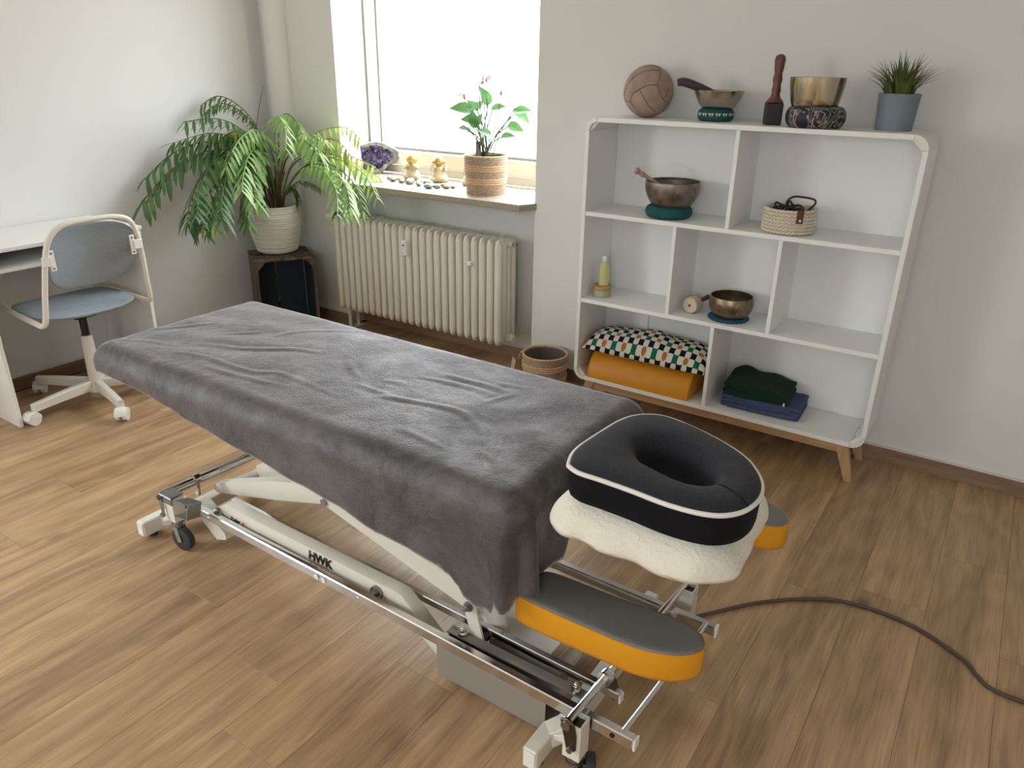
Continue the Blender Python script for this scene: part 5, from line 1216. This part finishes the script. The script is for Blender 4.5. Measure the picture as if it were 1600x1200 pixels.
def hem_interp(tab, v):
    if v <= tab[0][0]: return tab[0][1]
    for (a, za), (b, zb) in zip(tab, tab[1:]):
        if v <= b: 
            u = (v-a)/(b-a); u = u*u*(3-2*u); return za+(zb-za)*u
    return tab[-1][1]
def drape(x0, x1, y0, y1, r, ztop, hem, hfun, nx, ny, nd, fold, nf=14, side='all'):
    """cloth over a rounded box; hem(k,x,y,phi)->z of the hem, fold(k,x,y,d,n)->outward push"""
    cx0, cx1, cy0, cy1 = x0+r, x1-r, y0+r, y1-r
    b = MB(); X = [cx0+(cx1-cx0)*i/nx for i in range(nx+1)]; Y = [cy0+(cy1-cy0)*j/ny for j in range(ny+1)]
    top = [[b.bm.verts.new((x, y, ztop+hfun(x, y))) for x in X] for y in Y]
    for j in range(ny):
        for i in range(nx): b.bm.faces.new((top[j][i], top[j][i+1], top[j+1][i+1], top[j+1][i]))
    per = []      # perimeter: (vert, base point, normal angle)
    for i in range(nx+1): per.append((top[0][i], -PI/2))
    for q in range(1, nf): per.append((top[0][nx], -PI/2+PI/2*q/nf))
    for j in range(ny+1): per.append((top[j][nx], 0))
    for q in range(1, nf): per.append((top[ny][nx], PI/2*q/nf))
    for i in range(nx, -1, -1): per.append((top[ny][i], PI/2))
    for q in range(1, nf): per.append((top[ny][0], PI/2+PI/2*q/nf))
    for j in range(ny, -1, -1): per.append((top[j][0], PI))
    for q in range(1, nf): per.append((top[0][0], PI+PI/2*q/nf))
    cols = []
    for v, a in per:
        n = Vector((math.cos(a), math.sin(a), 0)); p = v.co.copy(); zb = ztop
        zh = hem(p.x+n.x*r, p.y+n.y*r, a); L_ = r*PI/2+max(.0, (zb-r)-zh); col = [v]
        for k in range(1, nd+1):
            d = L_*k/nd
            if d < r*PI/2: o = r*math.sin(d/r); z = zb-r*(1-math.cos(d/r))
            else: o = r; z = zb-r-(d-r*PI/2)
            fade = max(0, 1-d/(r*1.2)); hz = hfun(p.x, p.y)*fade
            q = Vector((p.x, p.y, z+hz))+n*(o+fold(p.x+n.x*o, p.y+n.y*o, a, max(0, d-r), z))
            col.append(b.bm.verts.new(q))
        cols.append(col)
    m = len(cols)
    for i in range(m):
        A, B = cols[i], cols[(i+1) % m]
        for k in range(nd):
            f = [A[k], A[k+1], B[k+1], B[k]]; f = [f[0], f[1], f[2]]+([f[3]] if f[3] is not f[0] else [])
            try: b.bm.faces.new(f)
            except ValueError: pass
    return b
NEAR = [(-2.5, .640), (-2.24, .630), (-2.05, .612), (-1.95, .592), (-1.68, .562), (-1.47, .537), (-1.35, .522), (-1.17, .492), (-1.04, .482), (-.985, .478), (-.955, .458), (-.935, .436), (-.91, .402), (-.88, .392), (-.84, .405), (-.765, .432)]
HEAD = [(1.185, .436), (1.24, .45), (1.30, .455), (1.37, .47), (1.405, .52), (1.44, .575), (1.55, .59), (1.872, .60)]
def cover_hem(x, y, a):
    s_ = math.sin(a); c = math.cos(a)
    if abs(a) < 1e-6: return hem_interp(HEAD, y)
    if abs(a+PI/2) < 1e-6: return hem_interp(NEAR, x)
    if abs(a-PI/2) < 1e-6: return .60
    if abs(a-PI) < 1e-6: return .625
    if -PI/2 < a < 0: return .434+.012*math.sin(7*a)
    if 0 < a < PI/2: return .60
    if PI/2 < a < PI: return .61
    return .635
def cover_fold(x, y, a, d, z):
    f = 0
    if d > 0:
        g = min(1, d/.22)
        f += .006*noise.noise((x*5, y*5, z*3+8))*g
        if x > -1.1 and y < 1.26 and a < -.0: f += .011*g*math.sin(24*x+1.2)*min(1, (x+1.1)/.12)
        if -PI/2 < a < 0: f += .017*g*math.sin(5.2*(a+.35))-.008*g
        if abs(a) < 1e-6 and y < 1.50: f += .013*g*math.sin(34*(y-1.18)+.6)*max(0, min(1, (1.5-y)/.12))-.01*g
        if abs(a-PI) < 1e-6 or a > PI: f -= .018*g            # elastic pull-in at the foot end
        if abs(a+PI/2) < 1e-6 and x < -2.0: f -= .02*g*min(1, (-2.0-x)/.3)
    return f
cv = drape(TX0-.012, TX1+.012, TY0-.010, TY1+.012, .070, TZ+.008, cover_hem, top_h, 210, 72, 26, cover_fold)
o = cv.build('table_cover', M['velvet'], sharp=180); tag(o, 'charcoal grey plush cover draped over the treatment table', 'cover')
sd = o.modifiers.new('cloth_thickness', 'SOLIDIFY'); sd.thickness = .003*S; sd.offset = 1

HT = [( -.72, .700), (-.66, .684), (-.60, .676), (-.52, .668), (-.44, .664), (-.36, .672), (-.30, .69)]
tw = drape(-.722, -.306, 1.200, 1.585, .085, .7545, lambda x, y, a: hem_interp(HT, x) if a < -.2 and a > -2.9 else (.672 if a < .9 else .68), lambda x, y: .002*noise.noise((x*12, y*12, 3)), 26, 26, 14, lambda x, y, a, d, z: (.010*math.sin(46*x+17*y+.8*math.sin(9*x))+.012*noise.noise((x*16, y*16, z*6)))*min(1, d/.09)-.03*max(0, d-.04)/.1, nf=16)
o = tw.build('headrest_towel', M['towel'], sharp=180); tag(o, 'white terry towel cover hanging over the head rest', 'towel')
o.modifiers.new('cloth_thickness', 'SOLIDIFY').thickness = .003*S

# face cushion with breathing hole
OUT = [(-.664,1.220),(-.684,1.287),(-.679,1.397),(-.668,1.485),(-.641,1.535),(-.592,1.558),(-.513,1.541),(-.432,1.507),(-.367,1.465),(-.328,1.418),(-.304,1.371),(-.294,1.319),(-.303,1.262),(-.331,1.222),(-.373,1.203),(-.436,1.197),(-.507,1.203),(-.579,1.206),(-.632,1.206)]
INN = [(-.575,1.362),(-.580,1.390),(-.555,1.426),(-.506,1.431),(-.455,1.413),(-.412,1.378),(-.388,1.343),(-.389,1.308),(-.421,1.288),(-.462,1.290),(-.513,1.310),(-.552,1.334)]
fc = thing('face_cushion', (-.49, 1.36, .7585), 'dark grey horseshoe face cushion with white piping on the towel', 'cushion')
def closed_resample(pts, c, n):
    P = catmull([Vector((x, y, 0)) for x, y in pts+[pts[0]]], 10)[:-1]
    A = sorted((math.atan2(p.y-c[1], p.x-c[0]), (p.x-c[0], p.y-c[1])) for p in P); out = []
    for i in range(n):
        t = -PI+2*PI*i/n
        k = next((j for j, (a, _) in enumerate(A) if a > t), 0); a1, p1 = A[k]; a0, p0 = A[k-1]
        if a0 > a1: a0 -= 2*PI
        if t > a1: t -= 2*PI
        u = (t-a0)/(a1-a0+1e-9); out.append((p0[0]+(p1[0]-p0[0])*u, p0[1]+(p1[1]-p0[1])*u))
    return out
cc_ = (-.48, 1.36); NO = 96; oc = closed_resample(OUT, cc_, NO); ic = closed_resample(INN, cc_, NO); H0 = .074
def lerp2(k, s_): return (cc_[0]+ic[k][0]+(oc[k][0]-ic[k][0])*s_, cc_[1]+ic[k][1]+(oc[k][1]-ic[k][1])*s_)
def dome(s_): return H0+.017*abs(math.sin(PI*min(1, max(0, s_))))**.45-(.020*(1-s_/.16)**2 if s_ < .16 else 0)
topr = [[(*lerp2(k, s_), .7585+dome(s_)+.0012*noise.noise((oc[k][0]*20*s_, oc[k][1]*20, 2))) for k in range(NO)] for s_ in (1.0, .975, .93, .86, .76, .64, .5, .36, .24, .14, .07, .02)]
inr = [[(*lerp2(k, s_), .7585+z) for k in range(NO)] for s_, z in ((-.02, H0-.035), (-.06, .02), (-.18, .006))]
inr += [[(cc_[0]+ic[k][0]*f_, cc_[1]+ic[k][1]*f_, .7585+.004) for k in range(NO)] for f_ in (.35, .05)]  # dark fleece floor closes the hole, standing in for its deep shade
W_ = MB(); W_.quads(topr+inr, True); W_.build('cushion_top', M['darkfleece'], fc, world=True, sharp=180)
sidr = [[(*lerp2(k, s_), .7585+z) for k in range(NO)] for s_, z in ((.02, 0), (.88, 0), (.955, .004), (.985, .018), (.995, .04), (1.0, H0-.002))]
W_ = MB(); W_.quads(sidr, True); W_.build('cushion_side', M['blackfleece'], fc, world=True, sharp=180)
MB().tube([(*lerp2(k, 1.0), .7585+H0) for k in range(NO)], .0052, 10, closed=True).build('piping', M['piping'], fc, world=True, sharp=180)
kk = [k for k in range(NO) if abs(math.atan2(oc[k][1], oc[k][0])-(-.45)) < .035][0]
MB().tube([(*lerp2(kk, s_), .7585+dome(s_)+.0004) for s_ in (.985, .93, .8, .65, .5, .35, .2, .1)], .0014, 6).build('seam', M['blackfleece'], fc, world=True)

# ------------------------------------------------------------------ mains lead
cp = [(-.640, 1.82, .06), (-.590, 1.875, .012), (-.541, 1.942, .0065), (-.424, 2.091, .0065), (-.292, 2.210, .0065), (-.165, 2.271, .0065), (.006, 2.268, .0065), (.154, 2.196, .0065), (.205, 2.135, .0065), (.241, 2.106, .0065), (.318, 2.102, .0065), (.45, 2.12, .0065), (.9, 2.3, .0065), (1.5, 2.2, .0065)]
o = MB().tube(catmull(cp, 8), .0058, 10).build('power_cable', M['cable'], sharp=80); tag(o, 'long dark grey cable snaking over the floor from the table', 'cable')
